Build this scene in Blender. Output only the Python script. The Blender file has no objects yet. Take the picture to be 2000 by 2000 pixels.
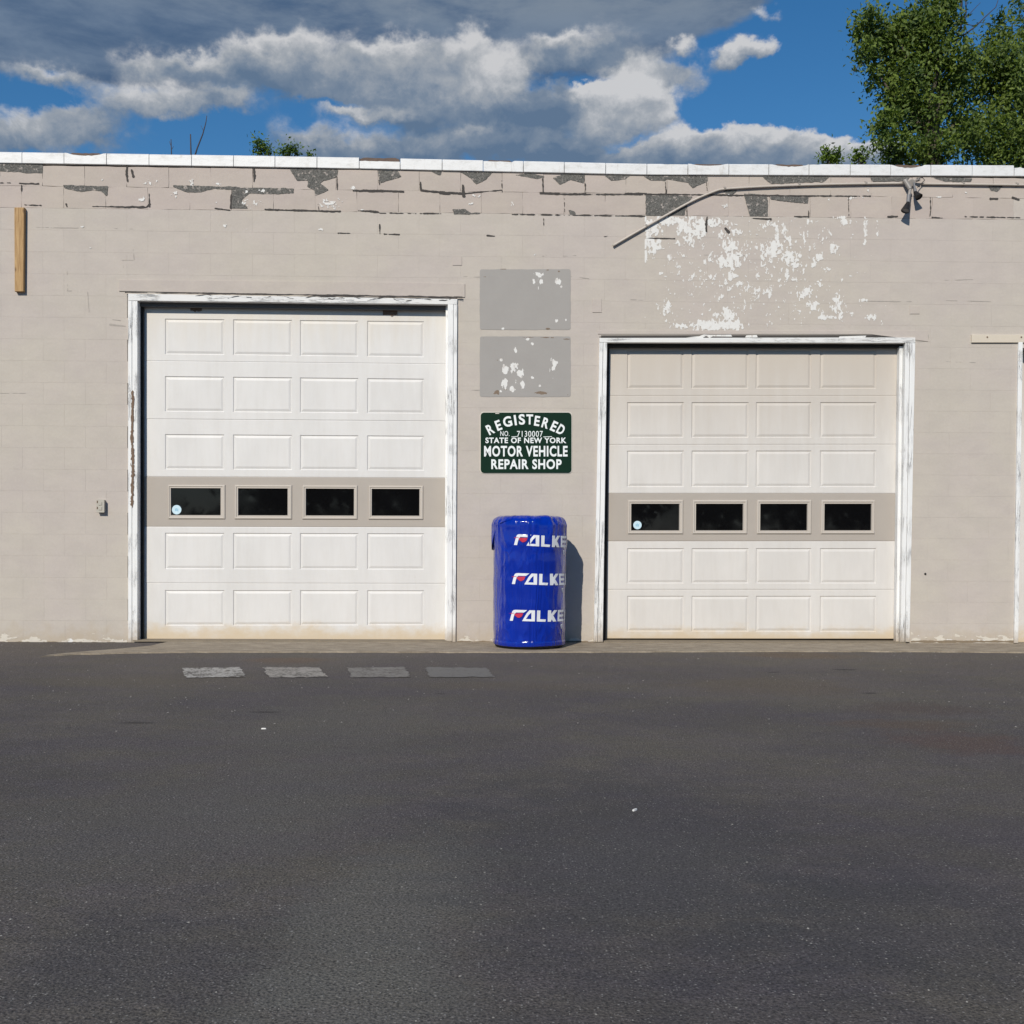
import bpy, bmesh, math, random
import numpy as np
from mathutils import Vector, Matrix, noise

random.seed(7)
rng = np.random.default_rng(11)
S = bpy.context.scene
COL = S.collection
R = math.radians

# ------------------------------------------------------------------ camera
F = 2200.0                       # focal length in photo pixels (photo 2000 wide)
SHIFT_Y = 0.0465
CAM = Vector((0.0, -10.9, 1.04))
YAW, PITCH, ROLL = R(1.4), R(1.2), R(0.29)
CROT = (Matrix.Rotation(-YAW, 3, 'Z') @ Matrix.Rotation(R(90) - PITCH, 3, 'X') @ Matrix.Rotation(ROLL, 3, 'Z'))
cd = bpy.data.cameras.new('camera')
cam = bpy.data.objects.new('camera', cd)
COL.objects.link(cam)
cam.matrix_world = Matrix.Translation(CAM) @ CROT.to_4x4()
cd.sensor_width = 36
cd.lens = 36 * F / 2000
cd.shift_y = SHIFT_Y
cd.clip_start = 0.05
cd.clip_end = 2000
S.camera = cam

def ray(px, py):
    d = CROT @ Vector(((px - 1000) / 2000, (1000 - py) / 2000 + SHIFT_Y, -F / 2000))
    return d.normalized()

def P(px, py, Y=0.0):            # photo point -> point of the upright plane y = Y
    d = ray(px, py)
    t = (Y - CAM.y) / d.y
    return CAM + d * t

def G(px, py, Z=0.0):            # photo point -> point of the level plane z = Z
    d = ray(px, py)
    t = (Z - CAM.z) / d.z
    return CAM + d * t

# ------------------------------------------------------------------ sun, exposure
SUN_AZ, SUN_EL = R(21), R(33)    # the sun stands behind the camera, to its left
to_sun = Vector((-math.sin(SUN_AZ) * math.cos(SUN_EL), -math.cos(SUN_AZ) * math.cos(SUN_EL), math.sin(SUN_EL)))
sl = bpy.data.lights.new('sun', 'SUN')
sl.energy = 4.0
sl.angle = R(0.5)
sl.color = (1.0, 0.935, 0.825)
sun = bpy.data.objects.new('sun', sl)
COL.objects.link(sun)
sun.rotation_euler = to_sun.to_track_quat('Z', 'Y').to_euler()
sun.location = to_sun * 60
S.cycles.max_bounces = 4
S.cycles.diffuse_bounces = 2
S.cycles.glossy_bounces = 2
S.cycles.transmission_bounces = 2
S.cycles.transparent_max_bounces = 4
S.cycles.use_adaptive_sampling = True
S.cycles.adaptive_threshold = .015
S.view_settings.view_transform = 'Standard'
S.view_settings.look = 'None'
S.view_settings.exposure = 0
S.view_settings.gamma = 1
S.view_settings.use_curve_mapping = False

# ------------------------------------------------------------------ node helpers
class NT:
    def __init__(s, tree):
        s.t = tree
        s.n = tree.nodes
        s.l = tree.links
    def put(s, sock, v):
        if hasattr(v, 'is_output') or isinstance(v, bpy.types.NodeSocket):
            s.l.new(v, sock)
        elif v is not None:
            if sock.type == 'RGBA' and not isinstance(v, (int, float)) and len(v) == 3:
                v = (*v, 1)
            sock.default_value = v
    def math(s, op, a, b=None, c=None, clamp=False):
        n = s.n.new('ShaderNodeMath'); n.operation = op; n.use_clamp = clamp
        for i, v in enumerate((a, b, c)):
            s.put(n.inputs[i], v)
        return n.outputs[0]
    def vmath(s, op, a, b=None, out=0):
        n = s.n.new('ShaderNodeVectorMath'); n.operation = op
        s.put(n.inputs[0], a)
        if b is not None: s.put(n.inputs[1], b)
        return n.outputs[out]
    def mix(s, fac, a, b):
        n = s.n.new('ShaderNodeMix'); n.data_type = 'RGBA'
        s.put(n.inputs[0], fac); s.put(n.inputs[6], a); s.put(n.inputs[7], b)
        return n.outputs[2]
    def mul(s, a, b):
        n = s.n.new('ShaderNodeMix'); n.data_type = 'RGBA'; n.blend_type = 'MULTIPLY'
        n.inputs[0].default_value = 1
        s.put(n.inputs[6], a); s.put(n.inputs[7], b)
        return n.outputs[2]
    def noise(s, vec, scale, detail=4, rough=.55, dist=0, lac=2):
        n = s.n.new('ShaderNodeTexNoise')
        s.put(n.inputs['Vector'], vec); n.inputs['Scale'].default_value = scale
        n.inputs['Detail'].default_value = detail; n.inputs['Roughness'].default_value = rough
        n.inputs['Distortion'].default_value = dist; n.inputs['Lacunarity'].default_value = lac
        return n.outputs[0]
    def vor(s, vec, scale, feat='F1', out=0, rand=1):
        n = s.n.new('ShaderNodeTexVoronoi'); n.feature = feat
        s.put(n.inputs['Vector'], vec); n.inputs['Scale'].default_value = scale
        n.inputs['Randomness'].default_value = rand
        return n.outputs[out]
    def ramp(s, v, a, b, lo=0.0, hi=1.0, smooth=True):
        n = s.n.new('ShaderNodeMapRange'); n.interpolation_type = 'SMOOTHSTEP' if smooth else 'LINEAR'
        s.put(n.inputs[0], v)
        n.inputs[1].default_value = a; n.inputs[2].default_value = b
        n.inputs[3].default_value = lo; n.inputs[4].default_value = hi
        return n.outputs[0]
    def scale(s, vec, xyz):
        return s.vmath('MULTIPLY', vec, xyz)
    def pos(s):
        return s.n.new('ShaderNodeNewGeometry').outputs['Position']
    def sep(s, vec):
        n = s.n.new('ShaderNodeSeparateXYZ'); s.put(n.inputs[0], vec); return n.outputs
    def comb(s, x, y, z):
        n = s.n.new('ShaderNodeCombineXYZ')
        for i, v in enumerate((x, y, z)): s.put(n.inputs[i], v)
        return n.outputs[0]
    def bump(s, h, strength=.3, dist=.01, normal=None):
        n = s.n.new('ShaderNodeBump'); n.inputs['Strength'].default_value = strength
        n.inputs['Distance'].default_value = dist
        s.put(n.inputs['Height'], h)
        if normal is not None: s.put(n.inputs['Normal'], normal)
        return n.outputs[0]
    def rand(s):
        return s.n.new('ShaderNodeObjectInfo').outputs['Random']

def material(name):
    m = bpy.data.materials.new(name)
    m.use_nodes = True
    t = NT(m.node_tree)
    b = m.node_tree.nodes['Principled BSDF']
    return m, t, b

def simple(name, col, rough=.6, var=.12, vs=6, bump=.15, bs=60, metal=0, spec=.5):
    m, t, b = material(name)
    p = t.pos()
    n = t.noise(p, vs, 5, .6)
    c = t.mix(n, tuple(x * (1 - var) for x in col), tuple(min(1, x * (1 + var)) for x in col))
    t.put(b.inputs['Base Color'], c)
    b.inputs['Roughness'].default_value = rough
    b.inputs['Metallic'].default_value = metal
    b.inputs['Specular IOR Level'].default_value = spec
    if bump:
        t.put(b.inputs['Normal'], t.bump(t.noise(p, bs, 4, .6), bump, .004))
    return m

# ------------------------------------------------------------------ sky
def build_world():
    w = bpy.data.worlds.new('World')
    S.world = w
    w.use_nodes = True
    w.node_tree.nodes.clear()
    t = NT(w.node_tree)
    v = t.vmath('NORMALIZE', t.n.new('ShaderNodeTexCoord').outputs['Generated'])
    xyz = t.sep(v)
    el = t.math('ARCSINE', xyz[2])
    ae0 = t.comb(t.math('ARCTAN2', xyz[0], xyz[1]), el, 0)
    # two scales of turbulence bend the outlines of the cloud masses
    def turb(sc, det, amt, st):
        nn = t.n.new('ShaderNodeTexNoise'); nn.inputs['Scale'].default_value = sc
        nn.inputs['Detail'].default_value = det; nn.inputs['Roughness'].default_value = .62
        t.put(nn.inputs['Vector'], t.scale(v, (1, 1, st)))
        return t.vmath('MULTIPLY', t.vmath('SUBTRACT', nn.outputs[1], (.5, .5, .5)), (amt, amt * .75, 0))
    wob = t.vmath('ADD', turb(16, 3, .050, 1.4), turb(62, 5, .030, 1.2))
    ae = t.vmath('ADD', ae0, wob)
    ae_s = t.vmath('ADD', ae0, turb(9, 6, .075, 2.2))
    def masses(coord, blobs):
        # running sums (density, weight, weight x light) over the placed cloud masses; each mass is lighter at its top
        acc = t.comb(0.0, .03, .012)
        for (px, py, rx, ry, wt, *br) in blobs:
            d = ray(px, py)
            ca, ce = math.atan2(d.x, d.y), math.asin(d.z)
            wp = max(wt, 0)
            c_ = vmadd(acc, (1e-7, 1e-7, 0), coord)
            q = vmadd(c_, (F / rx, F / ry, 0), (-ca * F / rx, -ce * F / ry, 0))
            e = t.math('POWER', .5, t.vmath('DOT_PRODUCT', q, q, out=1))
            h = t.math('MULTIPLY_ADD', t.sep(q)[1], .30 * wp, (br[0] if br else 0) * wp)
            acc = vmadd(t.comb(e, e, e), t.comb(wt, wp, h), acc)
        x = t.sep(acc)
        return x[0], t.math('DIVIDE', x[2], x[1])
    def vmadd(a, b, c):
        n = t.n.new('ShaderNodeVectorMath'); n.operation = 'MULTIPLY_ADD'
        t.put(n.inputs[0], a); t.put(n.inputs[1], b); t.put(n.inputs[2], c)
        return n.outputs[0]
    cum = [(100, 153, 62, 15, 1.0, .55), 
           (285, 132, 36, 16, .8, .6), (345, 122, 40, 16, .9, .65), (410, 122, 46, 20, 1.0, .6), (505, 92, 40, 22, 1.1, .75), (570, 88, 50, 22, 1.1, .75), (720, 95, 46, 16, .9, .66), (790, 90, 46, 18, .9, .66), (928, 76, 22, 24, 1.0, .8), (890, 105, 46, 24, .9, .62),
           (540, 140, 100, 24, 1.2, .30), (680, 140, 90, 24, 1.2, .42), (800, 130, 70, 24, 1.0, .50),
           (235, 208, 60, 22, 1.0, .62), (330, 196, 70, 22, 1.0, .58), (430, 190, 60, 20, 1.0, .60), (140, 222, 50, 16, .7, .50),
           (70, 256, 80, 20, 1.0, .62), (180, 250, 60, 20, .9, .55), (20, 285, 70, 20, .9, .45),
           (640, 178, 70, 16, .9, .60), (750, 175, 70, 22, 1.0, .62), (860, 170, 70, 26, 1.0, .62), (965, 145, 44, 30, 1.2, .85), (920, 190, 50, 24, .8, .7),
           (690, 222, 46, 10, .9, .78), (770, 216, 44, 11, .9, .72), (835, 238, 50, 20, .9, .18), (945, 258, 34, 12, 1.0, .78), 
           (1060, 205, 70, 30, 1.2, .12), (1000, 228, 70, 26, 1.0, .20), (1010, 292, 90, 26, 1.0, .30), (1130, 292, 90, 28, 1.0, .22), (860, 300, 90, 24, 1.0, .30), (720, 295, 90, 26, .9, .36), (600, 292, 80, 24, .8, .40),
           (1060, 78, 30, 14, .8, .72), (1110, 74, 36, 13, .9, .75), (1080, 110, 70, 20, .9, .42), (1190, 108, 60, 22, .8, .36), 
           (1332, 90, 22, 13, 1.1, .75), (1435, 98, 30, 18, 1.2, .72), (1432, 120, 36, 18, .9, .55), (1510, 84, 36, 14, 1.1, .78), (1485, 103, 40, 12, .8, .6),
           (1285, 140, 44, 18, .8, .50), (1330, 155, 34, 16, .7, .55), (1370, 178, 30, 16, .5, .5), (1160, 170, 26, 10, .8, .9),
           (1200, 190, 48, 28, 1.3, .86), (1250, 185, 46, 26, 1.2, .90), (1270, 215, 40, 26, 1.0, .82), (1200, 235, 46, 24, 1.1, .72), (1290, 240, 24, 14, .7, .7), 
           (1262, 290, 34, 14, 1.0, .72), (1325, 284, 34, 18, 1.1, .70), (1390, 280, 34, 20, 1.1, .72), (1445, 270, 38, 22, 1.2, .80), (1500, 270, 36, 20, 1.1, .74), (1560, 268, 38, 20, 1.2, .78), (1620, 276, 40, 18, 1.1, .74), (1680, 284, 36, 18, 1.1, .72), (1450, 315, 150, 24, 1.0, .42), (1640, 315, 110, 24, 1.0, .47), (1290, 318, 80, 18, .9, .42),
           (1490, 18, 20, 12, .7, .7),
           (110, 195, 110, 16, -.5, 0), (400, 250, 60, 14, -.8, 0), (1740, 130, 200, 90, -1, 0), (1600, 190, 110, 40, -.9, 0), (1420, 220, 70, 22, -.7, 0), (660, 203, 60, 6, -.5, 0), (1130, 148, 70, 7, -.7, 0), (1230, 272, 40, 7, -.4, 0)]
    d0, l0 = masses(ae, cum)
    n_f = t.noise(t.scale(v, (1, 1, 1.25)), 34, 9, .64, .3)
    n_m = t.noise(t.scale(v, (1, 1, 1.4)), 11, 6, .6, .2)
    d0 = t.math('ADD', d0, t.math('MULTIPLY', t.math('SUBTRACT', n_f, .5), .95))
    d0 = t.math('ADD', d0, t.math('MULTIPLY', t.math('SUBTRACT', n_m, .5), .9))
    d0 = t.math('ADD', d0, -.14)
    n_g = t.noise(t.vmath('ADD', t.scale(v, (1, 1, 1.2)), (.0026, .0, -.006)), 34, 9, .64, .3)     # same billows, seen a little nearer the sun
    rel = t.math('SUBTRACT', n_f, n_g)
    lit = t.math('ADD', t.math('MULTIPLY_ADD', l0, 1.5, -.24), t.math('MULTIPLY', rel, .85))
    lit = t.math('ADD', lit, t.math('MULTIPLY', t.math('SUBTRACT', n_m, .5), .22))
    lit = t.math('ADD', lit, t.ramp(d0, .10, .70, .02, -.06), clamp=True)
    calpha = t.math('MULTIPLY', t.ramp(d0, -.05, .86), .97)
    cc = t.n.new('ShaderNodeValToRGB')
    cr = cc.color_ramp
    cr.elements[0].position = 0; cr.elements[0].color = (.115, .178, .275, 1)
    cr.elements[1].position = 1; cr.elements[1].color = (.60, .605, .62, 1)
    e = cr.elements.new(.35); e.color = (.195, .25, .33, 1)
    e = cr.elements.new(.68); e.color = (.36, .39, .43, 1)
    t.l.new(lit, cc.inputs[0])
    ccol = cc.outputs[0]
    st = [(200, 15, 420, 90, 1.1), (200, 95, 200, 40, .9), (60, 70, 160, 70, .6), (900, 0, 480, 66, 1.15), (1250, 25, 200, 50, .9), (1100, 100, 170, 40, .6), (1200, 120, 90, 26, .4), (1460, 5, 50, 26, .5), (640, 55, 120, 22, .45), (960, 62, 60, 20, .5),
          (1640, 100, 120, 200, -1.1), (1860, 120, 260, 260, -1.4), (1400, 190, 80, 70, -.9), (400, 255, 110, 40, -.9), (1280, 265, 80, 20, -.7), (90, 205, 170, 34, -.9), (430, 92, 60, 12, -.5), (640, 240, 200, 50, -.5)]
    s0, _ = masses(ae_s, st)
    n_s = t.noise(t.scale(v, (1, 1, 2.4)), 6, 9, .6, .2)
    s0 = t.math('ADD', s0, t.math('MULTIPLY_ADD', n_s, 1.1, -.65))
    salpha = t.math('MULTIPLY', t.ramp(s0, -.10, .55), .96)
    n_t = t.noise(t.scale(v, (1, 1, 3.2)), 9, 8, .62, .2)
    scol = t.mix(t.ramp(n_t, .30, .70), (.070, .122, .215), (.170, .230, .320))
    scol = t.mix(t.math('MULTIPLY', t.ramp(el, .400, .455), t.ramp(n_t, .3, .62)), scol, (.22, .265, .32))
    low = t.ramp(el, -.02, .03)
    hazy = t.ramp(el, .0, .17, .75, 0)                                        # pale air near the horizon, all round
    sky = t.n.new('ShaderNodeTexSky'); sky.sky_type = 'NISHITA'; sky.sun_disc = False
    sky.sun_elevation = SUN_EL
    sky.sun_rotation = math.pi + SUN_AZ
    sky.air_density = 1.0; sky.dust_density = .05; sky.ozone_density = 3.0
    bg = t.n.new('ShaderNodeBackground'); bg.inputs['Strength'].default_value = .085
    hs = t.n.new('ShaderNodeHueSaturation')                                  # the photograph's deep, saturated blue
    hs.inputs['Saturation'].default_value = 1.31; hs.inputs['Value'].default_value = 1.05
    t.l.new(sky.outputs[0], hs.inputs['Color']); t.l.new(hs.outputs[0], bg.inputs['Color'])
    bs = t.n.new('ShaderNodeBackground'); t.put(bs.inputs['Color'], scol)
    bc = t.n.new('ShaderNodeBackground'); t.put(bc.inputs['Color'], ccol)
    m1 = t.n.new('ShaderNodeMixShader'); m2 = t.n.new('ShaderNodeMixShader')
    bh = t.n.new('ShaderNodeBackground'); bh.inputs['Color'].default_value = (.26, .32, .40, 1)
    m0 = t.n.new('ShaderNodeMixShader'); t.put(m0.inputs[0], hazy); t.l.new(bg.outputs[0], m0.inputs[1]); t.l.new(bh.outputs[0], m0.inputs[2])
    t.put(m1.inputs[0], t.math('MULTIPLY', salpha, low)); t.l.new(m0.outputs[0], m1.inputs[1]); t.l.new(bs.outputs[0], m1.inputs[2])
    t.put(m2.inputs[0], t.math('MULTIPLY', calpha, low))
    t.l.new(m1.outputs[0], m2.inputs[1]); t.l.new(bc.outputs[0], m2.inputs[2])
    o = t.n.new('ShaderNodeOutputWorld'); t.l.new(m2.outputs[0], o.inputs[0])
    w.cycles.sampling_method = 'NONE'
build_world()

# ------------------------------------------------------------------ object helpers
def mesh_obj(name, verts, faces, mat=None, parent=None, smooth=False):
    me = bpy.data.meshes.new(name)
    me.from_pydata([tuple(v) for v in verts], [], faces)
    if mat: me.materials.append(mat)
    if smooth:
        me.polygons.foreach_set('use_smooth', [True] * len(me.polygons))
    me.update()
    return link(name, me, parent)

def link(name, me, parent=None):
    o = bpy.data.objects.new(name, me)
    COL.objects.link(o)
    if parent is not None: attach(o, parent)
    return o

def world_loc(o):
    m = Vector(o.location)
    while o.parent is not None:
        o = o.parent; m = m + Vector(o.location)
    return m

def attach(o, parent):           # geometry is written in world space; the parent's offset is undone in the location
    o.parent = parent
    o.location = Vector(o.location) - world_loc(parent)

def tag(o, label=None, cat=None, group=None, kind=None):
    if label: o['label'] = label
    if cat: o['category'] = cat
    if group: o['group'] = group
    if kind: o['kind'] = kind
    return o

def thing(name, loc, label, cat, group=None):
    o = bpy.data.objects.new(name, None)
    COL.objects.link(o)
    o.empty_display_size = .1
    o.location = loc
    return tag(o, label, cat, group)

def bm_obj(name, bm, mat=None, parent=None, smooth=False):
    bmesh.ops.recalc_face_normals(bm, faces=bm.faces)
    me = bpy.data.meshes.new(name)
    bm.to_mesh(me); bm.free()
    if mat: me.materials.append(mat)
    if smooth:
        me.polygons.foreach_set('use_smooth', [True] * len(me.polygons))
    return link(name, me, parent)

def prism(bm, pts, yf, yb, bev=0.0):       # outline pts (x, z) from front plane yf back to yb
    n = len(pts)
    f = [bm.verts.new((p[0], yf, p[1])) for p in pts]
    b = [bm.verts.new((p[0], yb, p[1])) for p in pts]
    ff = bm.faces.new(f)
    bm.faces.new(b[::-1])
    for i in range(n):
        j = (i + 1) % n
        bm.faces.new((f[j], f[i], b[i], b[j]))
    if bev:
        bmesh.ops.bevel(bm, geom=list(ff.edges), offset=bev, segments=2, affect='EDGES', profile=.5)

def px_prism(name, pts, yf, yb, mat, parent=None, bev=0.003):   # outline given as photo points on the front plane
    bm = bmesh.new()
    q = [P(x, y, yf) for x, y in pts]
    prism(bm, [(v.x, v.z) for v in q], yf, yb, bev)
    return bm_obj(name, bm, mat, parent)

def rect(x0, y0, x1, y1):
    return [(x0, y1), (x1, y1), (x1, y0), (x0, y0)]

def tube_verts(path, radii, seg=8, verts=None, faces=None):
    verts = [] if verts is None else verts
    faces = [] if faces is None else faces
    base = len(verts)
    n = len(path)
    prev = None
    for i, p in enumerate(path):
        a = path[max(0, i - 1)]; b = path[min(n - 1, i + 1)]
        d = (Vector(b) - Vector(a)).normalized()
        u = d.cross(Vector((0, 0, 1)) if abs(d.z) < .9 else Vector((1, 0, 0))).normalized() if prev is None else (prev - d * prev.dot(d)).normalized()
        prev = u
        w = d.cross(u)
        for k in range(seg):
            a_ = 2 * math.pi * k / seg
            verts.append(Vector(p) + (u * math.cos(a_) + w * math.sin(a_)) * radii[i])
    for i in range(n - 1):
        for k in range(seg):
            k2 = (k + 1) % seg
            faces.append((base + i * seg + k, base + i * seg + k2, base + (i + 1) * seg + k2, base + (i + 1) * seg + k))
    faces.append(tuple(base + k for k in range(seg))[::-1])
    faces.append(tuple(base + (n - 1) * seg + k for k in range(seg)))
    return verts, faces

# ---- ragged thin layers (paint film, bare patches, cracks) from a noise field, traced as polygons
def vnoise(h, w, sx, sy, seed):
    r = np.random.default_rng(seed)
    gh, gw = int(h / sy) + 3, int(w / sx) + 3
    g = r.random((gh, gw))
    y = np.arange(h) / sy; x = np.arange(w) / sx
    yi = y.astype(int); xi = x.astype(int)
    fy = y - yi; fx = x - xi
    fy = (fy * fy * (3 - 2 * fy))[:, None]; fx = (fx * fx * (3 - 2 * fx))[None]
    a = g[yi][:, xi]; b = g[yi][:, xi + 1]; c = g[yi + 1][:, xi]; d = g[yi + 1][:, xi + 1]
    return (a * (1 - fx) + b * fx) * (1 - fy) + (c * (1 - fx) + d * fx) * fy

def fbm(h, w, sx, sy, seed, octv=4, gain=.55):
    t = np.zeros((h, w)); a = 1.0; tot = 0
    for o in range(octv):
        t += a * vnoise(h, w, max(sx / 2 ** o, 1.01), max(sy / 2 ** o, 1.01), seed + o * 17)
        tot += a; a *= gain
    return t / tot - .5

def blur(f, k):
    for _ in range(k):
        f = (np.roll(f, 1, 0) + np.roll(f, -1, 0) + f * 2) / 4
        f = (np.roll(f, 1, 1) + np.roll(f, -1, 1) + f * 2) / 4
    return f

def poly_mask(h, w, x0, y0, step, poly):
    yy, xx = np.mgrid[0:h, 0:w]
    X = x0 + xx * step; Y = y0 + yy * step
    inside = np.zeros((h, w), bool)
    n = len(poly)
    for i in range(n):
        xa, ya = poly[i]; xb, yb = poly[(i + 1) % n]
        if ya == yb: continue
        c = ((Y >= min(ya, yb)) & (Y < max(ya, yb)) & (X < (xb - xa) * (Y - ya) / (yb - ya) + xa))
        inside ^= c
    return inside.astype(float)

def contour(field, thr, x0, y0, step, tomap, verts, faces):
    f = field - thr
    h, w = f.shape
    ins = f > 0
    full = ins[:-1, :-1] & ins[1:, :-1] & ins[:-1, 1:] & ins[1:, 1:]
    any_ = ins[:-1, :-1] | ins[1:, :-1] | ins[:-1, 1:] | ins[1:, 1:]
    vid = {}
    def V(key, gx, gy):
        i = vid.get(key)
        if i is None:
            i = len(verts); vid[key] = i
            verts.append(tomap(x0 + gx * step, y0 + gy * step))
        return i
    for j in range(h - 1):
        i = 0
        row = full[j]; ra = any_[j]
        while i < w - 1:
            if row[i]:
                k = i
                while k < w - 1 and row[k]: k += 1
                faces.append((V((i, j + 1), i, j + 1), V((k, j + 1), k, j + 1), V((k, j), k, j), V((i, j), i, j)))
                i = k
                continue
            if ra[i]:
                cs = ((i, j + 1), (i + 1, j + 1), (i + 1, j), (i, j))
                out = []
                for c in range(4):
                    a = cs[c]; b = cs[(c + 1) % 4]
                    fa = f[a[1], a[0]]; fb = f[b[1], b[0]]
                    if fa > 0: out.append(V(a, a[0], a[1]))
                    if (fa > 0) != (fb > 0):
                        s = fa / (fa - fb)
                        key = (min(a, b), max(a, b))
                        out.append(V(key, a[0] + (b[0] - a[0]) * s, a[1] + (b[1] - a[1]) * s))
                if len(set(out)) >= 3: faces.append(tuple(dict.fromkeys(out)))
            i += 1

def flakes(name, field, thr, x0, y0, step, yy, mat, parent):
    v, f = [], []
    contour(field, thr, x0, y0, step, lambda a, b: P(a, b, yy), v, f)
    if not f: return None
    return mesh_obj(name, v, f, mat, parent)

# ------------------------------------------------------------------ materials
def wall_paint(name='wall_paint', base=(.487, .440, .399), rnd=.016):
    m, t, b = material(name)
    p = t.pos()
    n1 = t.noise(t.scale(p, (.9, 1, 1.3)), .9, 6, .62)
    n2 = t.noise(t.scale(p, (1, 1, 1.8)), 3.5, 7, .68)
    n3 = t.noise(p, 45, 3, .6)
    c = t.mix(t.ramp(n1, .34, .66), tuple(x * k for x, k in zip(base, (.992, .980, .990))), tuple(x * k for x, k in zip(base, (1.015, 1.022, .985))))
    c = t.mul(c, t.mix(t.ramp(n2, .3, .7), (.955, .955, .958), (1.035, 1.035, 1.03)))
    c = t.mul(c, t.mix(n3, (.95, .95, .95), (1.05, 1.05, 1.05)))
    r_ = t.math('MULTIPLY_ADD', t.rand(), rnd, 1 - rnd / 2)
    c = t.mul(c, t.comb(r_, r_, r_))
    # splash dirt and old sand-coloured grime with ragged upper limit
    z = t.sep(p)[2]
    g = t.ramp(t.math('ADD', z, t.math('MULTIPLY', t.noise(p, 7, 5, .65), -.45)), -.26, -.02, 1, 0)
    c = t.mix(t.math('MULTIPLY', g, .7), c, (.43, .355, .26))
    # faint brushed-over blotches and rub marks
    sc = t.ramp(t.noise(t.scale(p, (1, 1, 2.2)), 3.1, 8, .72), .61, .72)
    c = t.mix(t.math('MULTIPLY', sc, .10), c, (.30, .285, .275))
    t.put(b.inputs['Base Color'], c)
    b.inputs['Roughness'].default_value = .82
    b.inputs['Specular IOR Level'].default_value = .25
    h = t.math('ADD', t.math('MULTIPLY', t.noise(p, 34, 5, .7), 1), t.math('MULTIPLY', t.noise(p, 160, 2, .5), .35))
    t.put(b.inputs['Normal'], t.bump(h, .35, .005))
    return m
M_WALL = wall_paint()
M_PARAPET = wall_paint('weathered_wall_paint', (.466, .407, .368), .05)

def bare_block():
    m, t, b = material('bare_concrete_block')
    p = t.pos()
    n = t.noise(p, 90, 3, .7)
    n2 = t.noise(p, 9, 4, .6)
    c = t.mix(t.ramp(n, .3, .7), (.065, .064, .060), (.19, .183, .17))
    c = t.mul(c, t.mix(n2, (.75, .75, .75), (1.2, 1.2, 1.18)))
    c = t.mix(t.ramp(t.noise(p, 21, 5, .7), .57, .63, 0, .85), c, (.42, .37, .335))      # scraps of paint still holding on
    t.put(b.inputs['Base Color'], c)
    b.inputs['Roughness'].default_value = .95
    t.put(b.inputs['Normal'], t.bump(n, .7, .006))
    return m
M_BARE = bare_block()
M_CRACK = simple('open_joint', (.060, .054, .050), .95, .3, 40, 0)
M_JOINT = simple('old_joint_line', (.37, .335, .30), .95, .3, 40, 0)
def primer_mat():
    m, t, b = material('white_primer')
    p = t.pos()
    n = t.noise(p, 38, 4, .7)
    c = t.mix(t.ramp(t.noise(t.scale(p, (1, 1, .45)), 30, 5, .7), .54, .66), (.70, .69, .665), (.53, .485, .45))
    t.put(b.inputs['Base Color'], c)
    b.inputs['Roughness'].default_value = .75
    t.put(b.inputs['Normal'], t.bump(n, .5, .005))
    return m
M_PRIMER = primer_mat()
M_GHOST = simple('grey_old_paint', (.330, .312, .294), .8, .07, 5, .3, 60)
M_RUST = simple('rust_bleed', (.20, .15, .11), .9, .25, 30, .2)
M_SANDPEEL = simple('sandy_peel', (.60, .555, .48), .85, .14, 22, .4)
M_SIENNA = simple('joint_dirt', (.22, .17, .115), .95, .35, 30, .4)

def coping_mat():
    m, t, b = material('glazed_coping_tile')
    p = t.pos()
    n = t.noise(t.scale(p, (1, 1, 2)), 9, 6, .7)
    c = t.mix(t.ramp(n, .45, .72), (.735, .735, .73), (.60, .595, .58))
    z = t.ramp(t.noise(t.scale(p, (6, 6, 1)), 4, 4, .6), .62, .72)
    c = t.mix(t.math('MULTIPLY', z, .35), c, (.46, .42, .37))
    t.put(b.inputs['Base Color'], c)
    b.inputs['Roughness'].default_value = .45
    t.put(b.inputs['Normal'], t.bump(n, .25, .006))
    return m
M_COPING = coping_mat()
M_COPBREAK = simple('broken_tile_core', (.14, .10, .08), .95, .35, 30, .5)

def frame_paint(name, base, crack):
    m, t, b = material(name)
    p = t.pos()
    s = t.scale(p, (20, 20, 1.1)) if crack == 'v' else t.scale(p, (1.3, 12, 20))
    n = t.noise(s, 2.4, 6, .7, .8)
    d = t.vor(t.vmath('ADD', t.scale(s, (.55, .55, .55)), t.scale(t.comb(n, n, n), (1.3, 1.3, 1.3))), 2.2, 'DISTANCE_TO_EDGE')
    cr = t.ramp(d, .0, .04, 1, 0)
    cr = t.math('MULTIPLY', cr, t.ramp(t.noise(p, 3.2, 3, .5), .46, .62))
    fl = t.ramp(t.noise(s, 4.5, 4, .6), .60, .68)
    c = t.mix(t.ramp(n, .3, .7), tuple(x * .93 for x in base), base)
    c = t.mix(t.math('MULTIPLY', fl, .28), c, (.50, .47, .42))
    c = t.mix(t.math('MULTIPLY', cr, .5), c, (.20, .18, .16))
    z = t.sep(p)[2]
    g = t.ramp(t.math('ADD', z, t.math('MULTIPLY', t.noise(p, 9, 4, .6), -.3)), -.17, .10, 1, 0)
    c = t.mix(t.math('MULTIPLY', g, .8), c, (.36, .28, .19))
    t.put(b.inputs['Base Color'], c)
    b.inputs['Roughness'].default_value = .6
    h = t.math('SUBTRACT', t.math('MULTIPLY', n, .5), cr)
    t.put(b.inputs['Normal'], t.bump(h, .8, .005))
    return m
M_FRAME = frame_paint('peeling_white_jamb_paint', (.80, .80, .79), 'v')
M_BLACK_STRIP = simple('black_door_strip', (.016, .014, .012), .8, .3, 20, .1)  # even black for the strips along the jambs and under the shorter head
M_HEAD = frame_paint('peeling_white_head_paint', (.74, .735, .72), 'h')
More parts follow.
